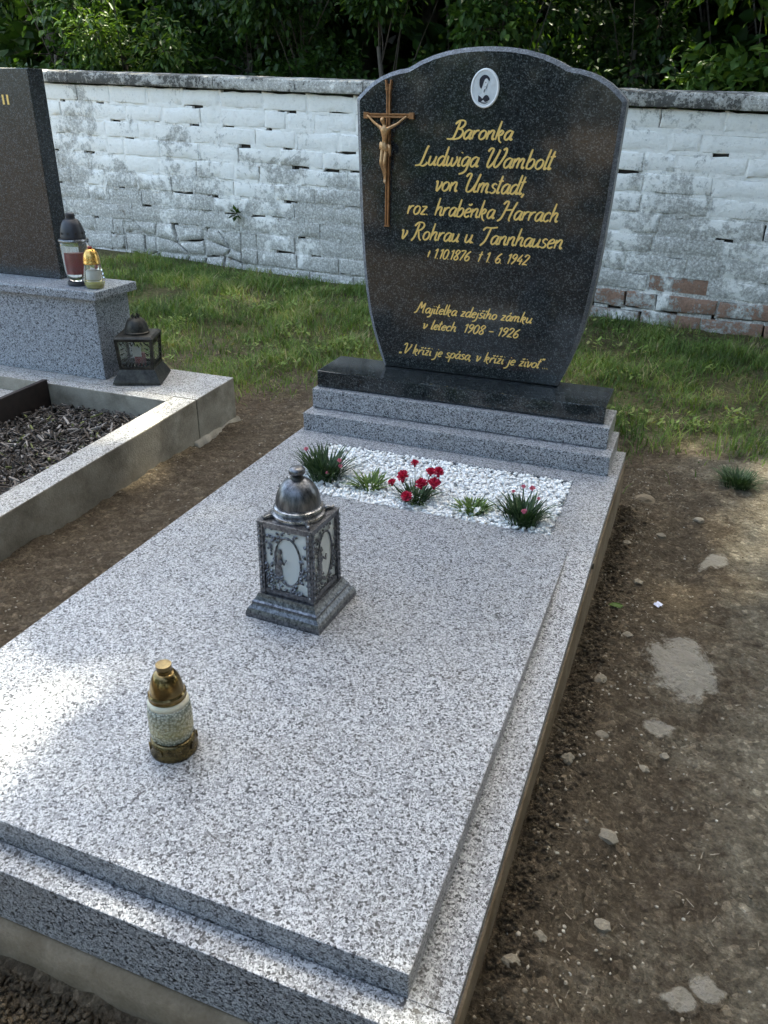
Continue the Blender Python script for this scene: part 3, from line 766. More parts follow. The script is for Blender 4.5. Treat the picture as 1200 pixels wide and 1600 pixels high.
def figure():
    """the bronze body: one skinned skeleton, arms up to the cross arms, knees bent together"""
    yq = yb0-.012
    J = {'pel': (cx0-.004, yq-.004, .903, .0085), 'belly': (cx0-.004, yq-.003, .922, .0078), 'chest': (cx0-.003, yq-.006, .945, .0120), 'neckb': (cx0-.004, yq-.005, .962, .0065),
         'neck': (cx0-.007, yq-.006, .969, .0045), 'head': (cx0-.010, yq-.010, .977, .0085), 'crn': (cx0-.010, yq-.008, .987, .0070),
         'shl': (cx0-.0185, yq-.002, .957, .0056), 'ell': (cx0-.040, yq, .970, .0042), 'wrl': (cx0-.060, yq+.003, .987, .0030), 'hal': (cx0-.068, yq+.006, .991, .0038),
         'shr': (cx0+.0115, yq-.002, .957, .0056), 'elr': (cx0+.036, yq, .968, .0042), 'wrr': (cx0+.056, yq+.003, .984, .0030), 'har': (cx0+.065, yq+.006, .990, .0038),
         'hpl': (cx0-.0095, yq-.003, .896, .0080), 'knl': (cx0-.012, yq-.012, .855, .0062), 'cal': (cx0-.007, yq-.004, .838, .0056), 'anl': (cx0-.004, yq+.002, .810, .0034), 'ftl': (cx0-.004, yq-.004, .798, .0038),
         'hpr': (cx0+.0025, yq-.003, .896, .0080), 'knr': (cx0-.001, yq-.013, .853, .0062), 'car': (cx0+.000, yq-.004, .836, .0056), 'anr': (cx0-.001, yq+.001, .808, .0034), 'ftr': (cx0-.001, yq-.005, .795, .0038)}
    E_ = [('pel','belly'),('belly','chest'),('chest','neckb'),('neckb','neck'),('neck','head'),('head','crn'),('chest','shl'),('shl','ell'),('ell','wrl'),('wrl','hal'),
          ('chest','shr'),('shr','elr'),('elr','wrr'),('wrr','har'),('pel','hpl'),('hpl','knl'),('knl','cal'),('cal','anl'),('anl','ftl'),('pel','hpr'),('hpr','knr'),('knr','car'),('car','anr'),('anr','ftr')]
    ks = list(J); K = 20.0   # grown large and scaled down so the skin modifier keeps its shape
    me = bpy.data.meshes.new("figure_skeleton")
    me.from_pydata([((J[k][0]-cx0)*K, (J[k][1]-YF)*K, (J[k][2]-.9)*K) for k in ks], [(ks.index(a), ks.index(b)) for a, b in E_], [])
    o = bpy.data.objects.new("figure_tmp", me); COL.objects.link(o)
    sk = o.modifiers.new("s", 'SKIN'); sd = o.modifiers.new("d", 'SUBSURF'); sd.levels = 2; sd.render_levels = 2
    for i, k in enumerate(ks):
        me.skin_vertices[0].data[i].radius = (J[k][3]*K, J[k][3]*K); me.skin_vertices[0].data[i].use_root = (k == 'pel')
    dg = bpy.context.evaluated_depsgraph_get(); ev = bpy.data.meshes.new_from_object(o.evaluated_get(dg))
    bpy.data.objects.remove(o, do_unlink=True)
    co = np.empty(len(ev.vertices)*3, dtype=np.float32); ev.vertices.foreach_get("co", co); co = co.reshape(-1, 3)/K + np.array([cx0, YF, .9]) - np.array(SO)
    ev.vertices.foreach_set("co", co.ravel().astype(np.float32)); ev.update()
    ev.name = "figure"
    return mkobj("figure", ev, M['bronze_light'], cross, smooth=True)
figure()
m = MB()   # loincloth with a hanging knot
yq = yb0-.012
prof = [(.893, .0165, .013), (.900, .0175, .0135), (.908, .0165, .0125), (.914, .0145, .011)]
vs = []; fs = []; n = 18
for (z, rx, ry) in prof:
    for k in range(n):
        t = 2*math.pi*k/n; f = 1 + .10*math.sin(t*5 + z*300)
        vs.append((cx0-.004+rx*f*math.cos(t), yq-.004+ry*f*math.sin(t), z + .004*math.sin(t*2)))
for i in range(len(prof)-1):
    for k in range(n): fs.append((i*n+k, i*n+(k+1) % n, (i+1)*n+(k+1) % n, (i+1)*n+k))
m.add(vs, fs)
m.tube([(cx0+.011, yq-.008, .911), (cx0+.016, yq-.010, .900), (cx0+.015, yq-.008, .885), (cx0+.017, yq-.006, .876)], [.004, .0055, .0045, .002], 8)
m.build("loincloth", M['bronze_light'], cross, SO, smooth=True)

# ------------------------------------------------------------------ flowers in the planting bed
def blade_set(n, r, h, lean, wid, base=(0,0,0), seed=0):
    """narrow leaves rising from a crown: verts/faces of 3-segment strips"""
    g = np.random.default_rng(seed); V_, F_, A_ = [], [], []
    for i in range(n):
        az = g.uniform(0, 6.283); rr = r*.55*math.sqrt(g.uniform(0, 1)); bx, by = rr*math.cos(az), rr*math.sin(az)
        az2 = az + g.uniform(-.6, .6); ln = h*g.uniform(.55, 1.1); le = lean*g.uniform(.3, 1.15)*(.4+rr/(r*.55)); w_ = wid*g.uniform(.7, 1.2)
        side = (-math.sin(az2)*w_/2, math.cos(az2)*w_/2)
        k = len(V_); pr = []
        for s_, f in ((0, .7), (.4, 1.0), (.75, .8), (1.0, .05)):
            d = le*s_*s_*ln; zz = ln*s_*(1-.28*le*s_)
            x, y = bx+math.cos(az2)*(d+.1*ln*s_), by+math.sin(az2)*(d+.1*ln*s_)
            V_.append((base[0]+x-side[0]*f, base[1]+y-side[1]*f, base[2]+zz)); V_.append((base[0]+x+side[0]*f, base[1]+y+side[1]*f, base[2]+zz))
        for s_ in range(3): F_.append((k+2*s_, k+2*s_+1, k+2*s_+3, k+2*s_+2)); A_.append(min(1, max(0, g.normal(.5, .22))))
    return V_, F_, A_
def flower(mb, c, rad, up, n=14, layers=3):
    up = Vector(up).normalized(); u = up.orthogonal().normalized(); v = up.cross(u); c = Vector(c)
    for L in range(layers):
        t = 1 - L*.26
        for k in range(n - 2*L):
            a = 2*math.pi*(k + L*.4)/(n-2*L) + rnd.uniform(-.15, .15); r1 = rad*t*rnd.uniform(.85, 1.1); w_ = 1.5*math.pi*rad*t/(n-2*L)
            d = u*math.cos(a) + v*math.sin(a); s_ = up.cross(d); lift = rad*(.12 + .30*L) + rnd.uniform(-.08, .12)*rad
            p = [c + d*rad*.08 - up*rad*.2, c + d*r1*.65 - s_*w_*.6 + up*lift*.7, c + d*r1*.98 - s_*w_*.45 + up*(lift+rnd.uniform(-.1,.1)*rad), c + d*r1*.90 + up*lift, c + d*r1*1.02 + s_*w_*.4 + up*(lift+rnd.uniform(-.1,.1)*rad), c + d*r1*.65 + s_*w_*.6 + up*lift*.7]
            mb.add(p, [(0,1,2,3),(0,3,4,5)], rnd.uniform(0, 1))
def plant(loc, label, n, r, h, lean, wid, mat, blooms, petal, seed, cat="plant", name="flowering_plant"):
    t = empty(name, loc, label, cat, "plants in the white gravel bed")
    m = MB(); V_, F_, A_ = blade_set(n, r, h, lean, wid, seed=seed)
    m.v = V_; m.f = F_; m.a = A_; m.m = [0]*len(F_)
    m.build("leaves", mat, t, attr=True)
    for (dx, dy, dz, rad) in blooms:
        b = MB(); b.tube([(dx*.35, dy*.35, h*.2), (dx*.75, dy*.75, dz*.6), (dx, dy, dz-rad*.3)], [.0013, .0012, .0012], 5, a=.35)
        st = b.build("flower_stem", mat, t, attr=True)
        f = MB(); f.tube([(dx, dy, dz-rad*.9), (dx, dy, dz-rad*.25)], [rad*.22, rad*.32], 7, a=.1)
        flower(f, (dx, dy, dz), rad, (dx*4+rnd.uniform(-.15, .15), dy*4-.35, .9))
        f.build("flower", petal, st, attr=True)
    return t
GZ = -.010
plant((-.972, 2.035, GZ), "large dark green tuft at the left end of the gravel, behind the silver lantern", 230, .085, .095, .65, .0062, M['tuft_dark'],
      [(-.055, -.01, .095, .008), (.05, .0, .070, .008), (.058, -.012, .058, .007), (.03, -.045, .045, .006)], M['petal_pink'], 1)
plant((-.815, 2.020, GZ), "small light green leafy plant without flowers between dark tuft and red flowers", 90, .062, .052, .85, .0075, M['tuft_light'], [], None, 2, name="leafy_plant")
plant((-.660, 1.990, GZ), "plant with several crimson red carnation flowers in the white gravel bed", 130, .062, .055, .9, .0055, M['tuft_dark'],
      [(-.042, .00, .075, .021), (.016, -.008, .066, .019), (.052, .000, .070, .020), (.058, .018, .098, .018), (.034, .02, .094, .015), (-.014, .02, .113, .013), (-.072, -.008, .055, .013), (-.012, -.052, .040, .018)], M['petal_red'], 3)
plant((-.492, 1.985, GZ), "small light green leafy plant without flowers between red flowers and right dark tuft", 85, .058, .040, .9, .0075, M['tuft_light'], [], None, 4, name="leafy_plant")
plant((-.345, 1.975, GZ), "dark green pink tuft with few pink blooms at the right end of the gravel", 210, .078, .075, .65, .006, M['tuft_dark'],
      [(-.010, .02, .102, .007), (.014, .022, .100, .009), (.010, -.045, .060, .008), (.036, .01, .078, .006), (-.035, .015, .085, .006)], M['petal_pink'], 5)

# ------------------------------------------------------------------ silver lantern
def frustum(mb, w0, z0, w1, z1, a=0.0):
    p = [(-w0, -w0, z0), (w0, -w0, z0), (w0, w0, z0), (-w0, w0, z0), (-w1, -w1, z1), (w1, -w1, z1), (w1, w1, z1), (-w1, w1, z1)]
    mb.hexa(p, a)
def rot4(pts, k):
    c_, s_ = ((1,0),(0,1),(-1,0),(0,-1))[k]; return [(x*c_-y*s_, x*s_+y*c_, z) for x, y, z in pts]
lan = empty("grave_lantern", (-.716, 1.366, .0), "antique silver square grave lantern with domed lid standing on the cover slab", "lantern", rz=R(-2.5))
m = MB()
prof = [(.091, .0), (.0915, .006), (.0905, .013), (.087, .021), (.0815, .028), (.080, .031), (.0800, .0355), (.0765, .039), (.0725, .046), (.0695, .054)]
for (w0, z0), (w1, z1) in zip(prof[:-1], prof[1:]):
    for k in range(4): m.add(rot4([(-w0, -w0, z0), (w0, -w0, z0), (w1, -w1, z1), (-w1, -w1, z1)], k), [(0, 1, 2, 3)])
m.add([(-.0695, -.0695, .054), (.0695, -.0695, .054), (.0695, .0695, .054), (-.0695, .0695, .054)], [(0, 1, 2, 3)])
m.add([(-.091, -.091, 0), (.091, -.091, 0), (.091, .091, 0), (-.091, .091, 0)], [(3, 2, 1, 0)])
m.build("base", M['silver'], lan, auto=R(25))
hb, ht, zb_, zt_ = .066, .0645, .054, .226
for k in range(4):
    m = MB(); p = rot4([(hb-.013, -hb, zb_), (hb, -hb, zb_), (hb, -hb+.013, zb_), (hb-.013, -hb+.013, zb_), (ht-.013, -ht, zt_), (ht, -ht, zt_), (ht, -ht+.013, zt_), (ht-.013, -ht+.013, zt_)], k)
    m.hexa(p); m.build("corner_post", M['silver'], lan, bevel=.0015)
    post_beads = MB()
    for q in range(13):
        z = zb_ + .014 + q*.0125; 
        for (x, y) in ((hb-.0068, -hb-.0008), (hb+.0008, -hb+.0068)):
            c = rot4([(x, y, z)], k)[0]
            post_beads.add([(c[0]+.0032*math.cos(t)*math.cos(e), c[1]+.0032*math.sin(t)*math.cos(e), c[2]+.0042*math.sin(e)) for e in (-1.2, -.3, .6, 1.3) for t in (0, 1.047, 2.094, 3.14, 4.19, 5.24)],
                           [(r*6+i, r*6+(i+1) % 6, (r+1)*6+(i+1) % 6, (r+1)*6+i) for r in range(3) for i in range(6)])
    post_beads.build("beading", M['silver_hi'], lan, smooth=True)["kind"] = "stuff"
    # one side panel: rails, oval frame, scrolls and leaves in relief, frosted pane behind
    ci = hb-.013; yo = -hb+.003
    def P3(x, z, y=0.0): return rot4([(x, yo+y, z)], k)[0]
    f = MB()
    for (z0, z1) in ((zb_+.001, zb_+.014), (zt_-.010, zt_)):
        f.hexa(rot4([(-ci, yo, z0), (ci, yo, z0), (ci, yo+.008, z0), (-ci, yo+.008, z0), (-ci, yo, z1), (ci, yo, z1), (ci, yo+.008, z1), (-ci, yo+.008, z1)], k))
    for sx in (-1, 1): f.tube([P3(sx*(ci-.002), zb_+.014, .003), P3(sx*(ci-.002), zt_-.010, .003)], .0016, 6)
    pan = f.build("side_panel", M['silver'], lan)
    f = MB(); f.tube([P3(.004+.031*math.cos(t), .142+.058*math.sin(t), .003) for t in [2*math.pi*i/40 for i in range(41)]], .0022, 6, caps=False)
    f.build("oval_frame", M['silver'], pan, smooth=True)
    f = MB()
    def leafp(x, z, ang, L, wd):
        ca, sa = math.cos(ang), math.sin(ang); pts = []
        for (u, v, y) in ((0,0,.004),(.3,.5,.003),(.7,.42,.003),(1,0,.004),(.7,-.42,.003),(.3,-.5,.003)): pts.append(P3(x+(u*ca-v*wd/L*sa)*L, z+(u*sa+v*wd/L*ca)*L, y-.0015))
        pts.append(P3(x+.5*L*ca, z+.5*L*sa, -.002)); f.add(pts, [(6, i, (i+1) % 6) for i in range(6)])
    rr = random.Random(3)
    for q in range(260):   # foliage crowding the margin outside the oval
        x, z = rr.uniform(-ci+.003, ci-.003), rr.uniform(zb_+.014, zt_-.010)
        e_ = ((x-.004)/.033)**2 + ((z-.140)/.060)**2
        if e_ < 1.0 and not (x < -.004 and z < .112): continue
        if x > .006 and z > .150 and rr.random() < .75: continue
        leafp(x, z, rr.uniform(0, 6.28), rr.uniform(.007, .014), rr.uniform(.005, .009))
    f.build("leaf_relief", M['silver'], pan)["kind"] = "stuff"
    f = MB()
    # small kneeling relief at the left of the oval
    for (x, z, rx, rz) in ((-.020, .115, .010, .022), (-.017, .143, .008, .016), (-.015, .164, .006, .0075)):
        pts = [P3(x+rx*math.cos(t), z+rz*math.sin(t), .003) for t in [2*math.pi*i/12 for i in range(12)]] + [P3(x, z, -.0025)]
        f.add(pts, [(12, i, (i+1) % 12) for i in range(12)])
    f.tube([P3(-.013, .146, 0), P3(-.003, .137, -.001), P3(.002, .148, 0)], [.003, .0026, .0018], 6)
    f.build("figure_relief", M['silver'], pan, smooth=True)["kind"] = "stuff"
    f = MB(); f.hexa(rot4([(-ci, yo+.0045, zb_+.010), (ci, yo+.0045, zb_+.010), (ci, yo+.0065, zb_+.010), (-ci, yo+.0065, zb_+.010), (-ci, yo+.0045, zt_-.006), (ci, yo+.0045, zt_-.006), (ci, yo+.0065, zt_-.006), (-ci, yo+.0065, zt_-.006)], k))
    f.build("glass_pane", M['frosted'], pan)
m = MB()
frustum(m, .0655, .2262, .0655, .2305); m.build("top_plate", M['silver'], lan, bevel=.001)
m = MB(); m.lathe([(.056, .2306), (.0575, .234), (.0565, .238), (.0515, .240), (.0520, .244), (.0540, .248), (.0525, .252), (.0490, .254), (.0495, .257)], 40)
m.build("lid_rim", M['silver_hi'], lan, auto=R(30))
m = MB()
for q in range(4):   # scroll clips on the rim
    a_ = R(45+90*q); m.tube([(.056*math.cos(a_), .056*math.sin(a_), .231), (.062*math.cos(a_), .062*math.sin(a_), .237), (.074*math.cos(a_), .074*math.sin(a_), .2325), (.080*math.cos(a_), .080*math.sin(a_), .238)], [.004, .005, .004, .0025], 6)
m.build("corner_scroll", M['silver_hi'], lan, smooth=True)["kind"] = "stuff"
m = MB(); m.lathe([(.0483, .2571), (.0478, .265), (.046, .275), (.0425, .286), (.037, .296), (.029, .305), (.020, .311), (.014, .3135)], 40)
m.build("lid_dome", M['silver_dome'], lan, auto=R(50))
m = MB(); m.lathe([(.0150, .3136), (.0125, .317), (.0110, .320), (.0125, .322)], 24); m.build("knob_neck", M['iron'], lan, auto=R(50))
m = MB(); m.lathe([(.0128, .3222), (.0165, .325), (.0180, .329), (.0175, .333), (.0145, .337), (.009, .3395), (.003, .3402)], 24)
m.build("knob", M['silver'], lan, auto=R(50))
m = MB(); m.lathe([(.028, .0565), (.028, .15), (.024, .153)], 20); m.build("candle", M['wax'], lan, auto=R(40))

# ------------------------------------------------------------------ small grave candle
cd = empty("grave_candle", (-.720, .874, .0), "small grave candle of crackled milky glass with dark gold lid near the front edge", "candle")
m = MB(); m.lathe([(.0405, 0), (.0415, .004), (.040, .010), (.0385, .013), (.0392, .020), (.0385, .027), (.0355, .0305), (.033, .031)], 40); 
for q in range(8):
    a = 2*math.pi*q/8; c = (.0385*math.cos(a), .0385*math.sin(a), .018)
    m.add([(c[0]+.006*math.cos(t)*-math.sin(a)+.003*math.cos(a)*(1 if z else 0), c[1]+.006*math.cos(t)*math.cos(a)+.003*math.sin(a)*(1 if z else 0), c[2]+.007*math.sin(t)) for z in (0, 1) for t in [2*math.pi*i/8 for i in range(8)]],
          [(i, (i+1) % 8, 8+(i+1) % 8, 8+i) for i in range(8)] + [tuple(range(8, 16))])
m.build("base", M['brass_dark'], cd, auto=R(40))
m = MB(); m.lathe([(.0325, .0312), (.0360, .036), (.0372, .048), (.0372, .083), (.0362, .095), (.0345, .102)], 48); m.build("glass_body", M['crackle'], cd, smooth=True)
m = MB(); m.lathe([(.0345, .1021), (.0340, .107), (.0325, .1115), (.0300, .113)], 40); m.build("glass_neck", M['wax'], cd, smooth=True)
m = MB(); m.lathe([(.0312, .1132), (.0320, .115), (.0310, .117), (.0310, .121), (.0318, .123), (.0295, .126)], 40); m.build("lid_rim", M['brass'], cd, auto=R(40))
m = MB(); m.lathe([(.0288, .1261), (.0278, .134), (.0255, .145), (.0218, .155), (.0170, .1625), (.0125, .1645)], 40); m.build("lid_dome", M['brass'], cd, auto=R(60))
m = MB(); m.lathe([(.0122, .1646), (.0115, .168), (.0132, .171), (.0132, .179)], 28); m.build("lid_cap", M['brass'], cd, auto=R(40))

# ------------------------------------------------------------------ neighbouring grave on the left
ng = empty("granite_grave", (-2.6, 1.9, -.2), "older neighbouring grave with wide speckled kerb and bark mulch at the left edge", "grave")
NO = ng.location.copy()
NX1, NXI = -1.74, -1.842; NXL = -3.36
def nkz(y): return .006 + (y-2.74)*.038
def nprism(mb, x0, x1, y0, y1, zb, zoff=0.0, m_=0):
    mb.hexa([(x0, y0, zb), (x1, y0, zb), (x1, y1, zb), (x0, y1, zb), (x0, y0, nkz(y0)+zoff), (x1, y0, nkz(y0)+zoff), (x1, y1, nkz(y1)+zoff), (x0, y1, nkz(y1)+zoff)], 0, m_)
def kerb_piece(x0, x1, y0, y1, zb):
    mb = MB(); nprism(mb, x0, x1, y0, y1, zb)
    o = mb.build("kerb", [M['granite_old'], M['kerb_side']], ng, NO, bevel=.005)
    for p in o.data.polygons: p.material_index = 0 if p.normal.z > .5 else 1
kerb_piece(NXI, NX1, .55, 2.508, -.30)
kerb_piece(NXL, NXL+.10, .55, 2.508, -.30)
kerb_piece(NXL, NX1, 2.512, 2.79, -.34)
mb = MB(); nprism(mb, NXL+.101, NXI-.001, 2.455, 2.511, -.30); o = mb.build("kerb", [M['granite_old'], M['kerb_side']], ng, NO, bevel=.004)
for p in o.data.polygons: p.material_index = 0 if p.normal.z > .5 else 1
kerb_piece(NXL+.101, NXI-.001, .55, .65, -.30)
m = MB(); n = 30; vs = []; fs = []     # ragged concrete footing under the back block
for i in range(n+1):
    y = 2.47 + .33*i/n; e = .014*noise.noise(Vector((y*14, 7, 4))) + .008*noise.noise(Vector((y*50, 1, 4))); e *= min(1, i/4)
    vs += [(-1.80, y, -.30), (-1.712+e*1.5, y, -.30), (-1.722+e*1.4, y, -.185+e), (-1.734+e*.6, y, -.165+e*.9), (-1.80, y, -.165)]
for i in range(n):
    for j in range(5): j2 = (j+1) % 5; fs.append((i*5+j2, i*5+j, i*5+5+j, i*5+5+j2))
fs += [tuple(range(5)), tuple(reversed([n*5+j for j in range(5)]))]
m.add(vs, fs)
m.build("footing", M['kerb_side'], ng, NO, smooth=True)
m = MB(); m.box(-3.28, -2.212, 2.568, 2.775, .0, .326); m.build("pedestal", M['granite_ped'], ng, NO, bevel=.003)
m = MB(); m.box(-3.31, -2.180, 2.540, 2.800, .3265, .362); m.build("pedestal_cap", M['granite_ped'], ng, NO, bevel=.006)
ns = empty("headstone", (-2.88, 2.73, .3625), "plain dark grey headstone cut off by the left edge of the picture", "headstone")
m = MB(); m.box(-3.27, -2.478, 2.700, 2.780, .3625, 1.131); m.build("stone", M['black_old'], ns, ns.location, bevel=.003)
m = MB()   # ends of two gilded letter strokes
for x in (-2.648, -2.622, -2.600): m.box(x, x+.009, 2.6985, 2.7005, 1.008, 1.042)
m.build("inscription", M['gold'], ns, ns.location)
# mulch bed
m = MB()
for i in range(14):
    for j in range(22):
        x0 = -2.405 + i*.0405; y0 = .66+j*.0815; f = lambda x, y: -.105 + .012*fbm(x, y, 8, 3, 1.2)
        m.add([(x0, y0, f(x0, y0)), (x0+.0405, y0, f(x0+.0405, y0)), (x0+.0405, y0+.0815, f(x0+.0405, y0+.0815)), (x0, y0+.0815, f(x0, y0+.0815))], [(0, 1, 2, 3)], .1)
def chips(mb, n, x0, x1, y0, y1, z):
    for i in range(n):
        c = Vector((rnd.uniform(x0, x1), rnd.uniform(y0, y1), z + rnd.uniform(-.004, .022))); a = rnd.uniform(0, 3.14); t = rnd.gauss(0, .45); L = rnd.uniform(.008, .026); w_ = rnd.uniform(.003, .009); th = rnd.uniform(.001, .003)
        d = Vector((math.cos(a)*math.cos(t), math.sin(a)*math.cos(t), math.sin(t))); s_ = d.cross(Vector((0, 0, 1))).normalized(); u = s_.cross(d)
        q = [c + d*L*sx + s_*w_*sy*(1-.3*abs(sx-.4)) + u*th*sz for sz in (-1, 1) for sx, sy in ((-1, -1), (1, -.6), (1.1, .5), (-.9, 1))]
        mb.hexa(q, min(1, max(0, rnd.betavariate(1.3, 2.0)*1.15 if rnd.random() > .012 else 1.0)))
chips(m, 5200, -2.395, NXI-.004, 1.0, 2.45, -.10)
mu = m.build("bark_mulch", M['mulch'], attr=True); tag(mu, "loose bark mulch and dead leaves inside the neighbouring grave kerb", "mulch", kind="stuff")
bd = MB(); bd.hexa([(-2.428, .66, -.16), (-2.408, .66, -.16), (-2.408, 2.452, -.16), (-2.428, 2.452, -.16), (-2.428, .66, -.04), (-2.408, .66, -.04), (-2.408, 2.452, .012), (-2.428, 2.452, .012)])
bo = bd.build("edging_board", M['rust_dark'], bevel=.002); tag(bo, "dark brown edging board standing on edge beside the bark mulch", "board")
sb = MB(); nprism(sb, NXL+.102, -2.432, .655, 2.453, -.2, -.055); so_ = sb.build("cover_slab", M['granite_old'], ng, NO, bevel=.003)

# lanterns on the neighbouring grave
def ring_holes(mb, r, z, n, s=.004):
    for k in range(n):
        a = 2*math.pi*k/n; mb.tube([(r*.98*math.cos(a), r*.98*math.sin(a), z), ((r+.0012)*math.cos(a), (r+.0012)*math.sin(a), z)], s, 8)
t = empty("grave_lantern", (-2.335, 2.645, .3625), "glass grave lantern with black plastic lid and red candle, leaning beside the dark headstone", "lantern", "candles on the neighbouring pedestal")
m = MB(); m.lathe([(.046, 0), (.048, .006), (.046, .014), (.040, .018)], 32); m.build("base", M['black_plastic'], t, auto=R(40))
m = MB(); m.lathe([(.036, .0185), (.046, .03), (.050, .06), (.052, .10), (.054, .15), (.055, .168)], 40); m.build("glass_body", M['clear'], t, smooth=True)
m = MB(); m.lathe([(.030, .045), (.031, .10), (.030, .125)], 28); m.build("candle", M['red_wax'], t, auto=R(40))
m = MB(); m.lathe([(.058, .1685), (.0585, .173), (.056, .177), (.046, .178)], 40); m.build("glass_rim", M['silver_hi'], t, auto=R(40))
m = MB(); m.lathe([(.047, .1785), (.048, .186), (.0465, .191), (.0455, .20), (.043, .215), (.037, .232), (.028, .246), (.020, .251)], 36); ld = m.build("lid", M['black_plastic'], t, auto=R(45))
m = MB(); ring_holes(m, .0465, .200, 10); m.build("vent_holes", M['gap'], ld)["kind"] = "stuff"
m = MB(); m.lathe([(.018, .2512), (.017, .256), (.019, .262), (.017, .270), (.010, .273)], 20); m.build("knob", M['black_plastic'], t, auto=R(50))
t = empty("grave_candle", (-2.236, 2.615, .3625), "small clear glass grave candle with shiny gold lid on the pedestal corner", "candle", "candles on the neighbouring pedestal")
m = MB(); m.lathe([(.030, 0), (.034, .003), (.040, .022), (.042, .032), (.040, .045), (.034, .075), (.031, .092)], 10); m.build("glass_body", M['clear'], t)
m = MB(); m.lathe([(.027, .003), (.033, .022), (.032, .026)], 20); m.build("wax", M['yellow_wax'], t, smooth=True)
m = MB(); m.lathe([(.018, .030), (.022, .034), (.022, .062), (.018, .066)], 18); m.build("candle_cup", M['paper'], t, auto=R(40))
m = MB(); m.lathe([(.0325, .0925), (.0330, .097), (.0315, .100), (.0315, .109), (.0295, .122), (.024, .138), (.017, .147), (.012, .149)], 32); ld = m.build("lid", M['bright_gold'], t, auto=R(45))
m = MB(); m.lathe([(.008, .1492), (.010, .154), (.005, .158)], 14); m.build("knob", M['red_wax'], t, smooth=True)

t = empty("grave_lantern", (-2.085, 2.645, .004), "weathered black iron lantern with glass sides on the neighbouring kerb corner", "lantern", rz=R(22))
m = MB()
for (w0, z0), (w1, z1) in (((.096, 0), (.094, .008)), ((.094, .008), (.074, .048)), ((.074, .048), (.070, .054))):
    for k in range(4): m.add(rot4([(-w0, -w0, z0), (w0, -w0, z0), (w1, -w1, z1), (-w1, -w1, z1)], k), [(0, 1, 2, 3)])
m.add([(-.07, -.07, .054), (.07, -.07, .054), (.07, .07, .054), (-.07, .07, .054)], [(0, 1, 2, 3)])
m.build("base", M['iron'], t)
for k in range(4):
    m = MB(); m.hexa(rot4([(.058, -.070, .054), (.070, -.070, .054), (.070, -.058, .054), (.058, -.058, .054), (.064, -.076, .178), (.076, -.076, .178), (.076, -.064, .178), (.064, -.064, .178)], k))
    m.build("corner_post", M['iron'], t, bevel=.001)
    m = MB()
    for (z0, z1, w0, w1) in ((.0545, .064, .070, .071), (.168, .1785, .0755, .076)):
        m.hexa(rot4([(-w0+.012, -w0+.001, z0), (w0-.012, -w0+.001, z0), (w0-.012, -w0+.008, z0), (-w0+.012, -w0+.008, z0), (-w1+.012, -w1+.001, z1), (w1-.012, -w1+.001, z1), (w1-.012, -w1+.008, z1), (-w1+.012, -w1+.008, z1)], k))
    for q in range(9):
        x = -.055+q*.0137; zz = .164 + .006*math.sin(q*2.1)
        m.tube([rot4([(x, -.0725, zz)], k)[0], rot4([(x+.008, -.073, zz-.014)], k)[0]], [.0032, .0014], 5)
        m.tube([rot4([(x, -.068, .068)], k)[0], rot4([(x+.006, -.069, .082)], k)[0]], [.0032, .0014], 5)
    for sx in (-1, 1):
        for q in range(5): m.tube([rot4([(sx*.054, -.070, .075+q*.02)], k)[0], rot4([(sx*.040, -.071, .083+q*.02)], k)[0]], [.0032, .0012], 5)
    pn = m.build("side_panel", M['iron'], t)
    m = MB(); m.hexa(rot4([(-.058, -.0645, .058), (.058, -.0645, .058), (.058, -.0630, .058), (-.058, -.0630, .058), (-.063, -.070, .175), (.063, -.070, .175), (.063, -.0685, .175), (-.063, -.0685, .175)], k))
    m.build("glass_pane", M['clear'], pn)
m = MB(); frustum(m, .078, .1787, .070, .188); m.build("top_plate", M['iron'], t, bevel=.001)
m = MB(); m.lathe([(.050, .1882), (.051, .194), (.047, .197), (.046, .205), (.042, .222), (.034, .238), (.024, .247), (.016, .249)], 30); m.build("lid_dome", M['iron'], t, auto=R(45))
m = MB()
for k in range(5):
    a = 2*math.pi*k/5; m.tube([(.012*math.cos(a), .012*math.sin(a), .2488), (.015*math.cos(a), .015*math.sin(a), .258), (.008*math.cos(a), .008*math.sin(a), .266)], [.004, .0035, .002], 6)
m.build("finial", M['iron'], t)
m = MB(); m.lathe([(.022, .0545), (.023, .10), (.021, .105)], 18); m.build("candle", M['red_wax'], t, smooth=True)
m = MB(); m.box(-.020, .014, -.030, -.027, .098, .138); m.build("paper_label", M['paper'], t)

# ------------------------------------------------------------------ stones, cement, litter on the soil
def free(x, y):
    if GX0-.02 < x < GX1+.008 and .555 < y < 2.63: return False
    if NXL < x < NX1+.01 and .5 < y < 2.8: return False
    return True
P_, A_ = [], []
while len(P_) < 6500:
    if rnd.random() < .42: x, y = -.125 + abs(rnd.gauss(0, .14)), rnd.uniform(.55, 3.0)
    elif rnd.random() < .5: x, y = rnd.uniform(-1.76, -1.2), rnd.uniform(.8, 3.3)
    else: x, y = rnd.uniform(-.12, .75), rnd.uniform(.3, 3.4)
    if not free(x, y): continue
    P_.append((x, y, ground_z(x, y)-.0005)); A_.append(rnd.betavariate(1.2, 2.0) if rnd.random() > .22 else rnd.uniform(.7, 1))
cl = pebbles("soil_pebbles", P_, .0010, .0042, M['clod'], .7, A_); tag(cl, "loose clods and tiny pebbles scattered over the bare soil around the graves", "pebbles", kind="stuff")
P_, A_ = [], []
for i in range(1500):   # crumbly edge of dug earth against the footing in front
    x, y = rnd.uniform(-1.25, -.12), .548 - abs(rnd.gauss(0, .05)); P_.append((x, y, ground_z(x, y)+.004)); A_.append(rnd.betavariate(1.2, 3.0))
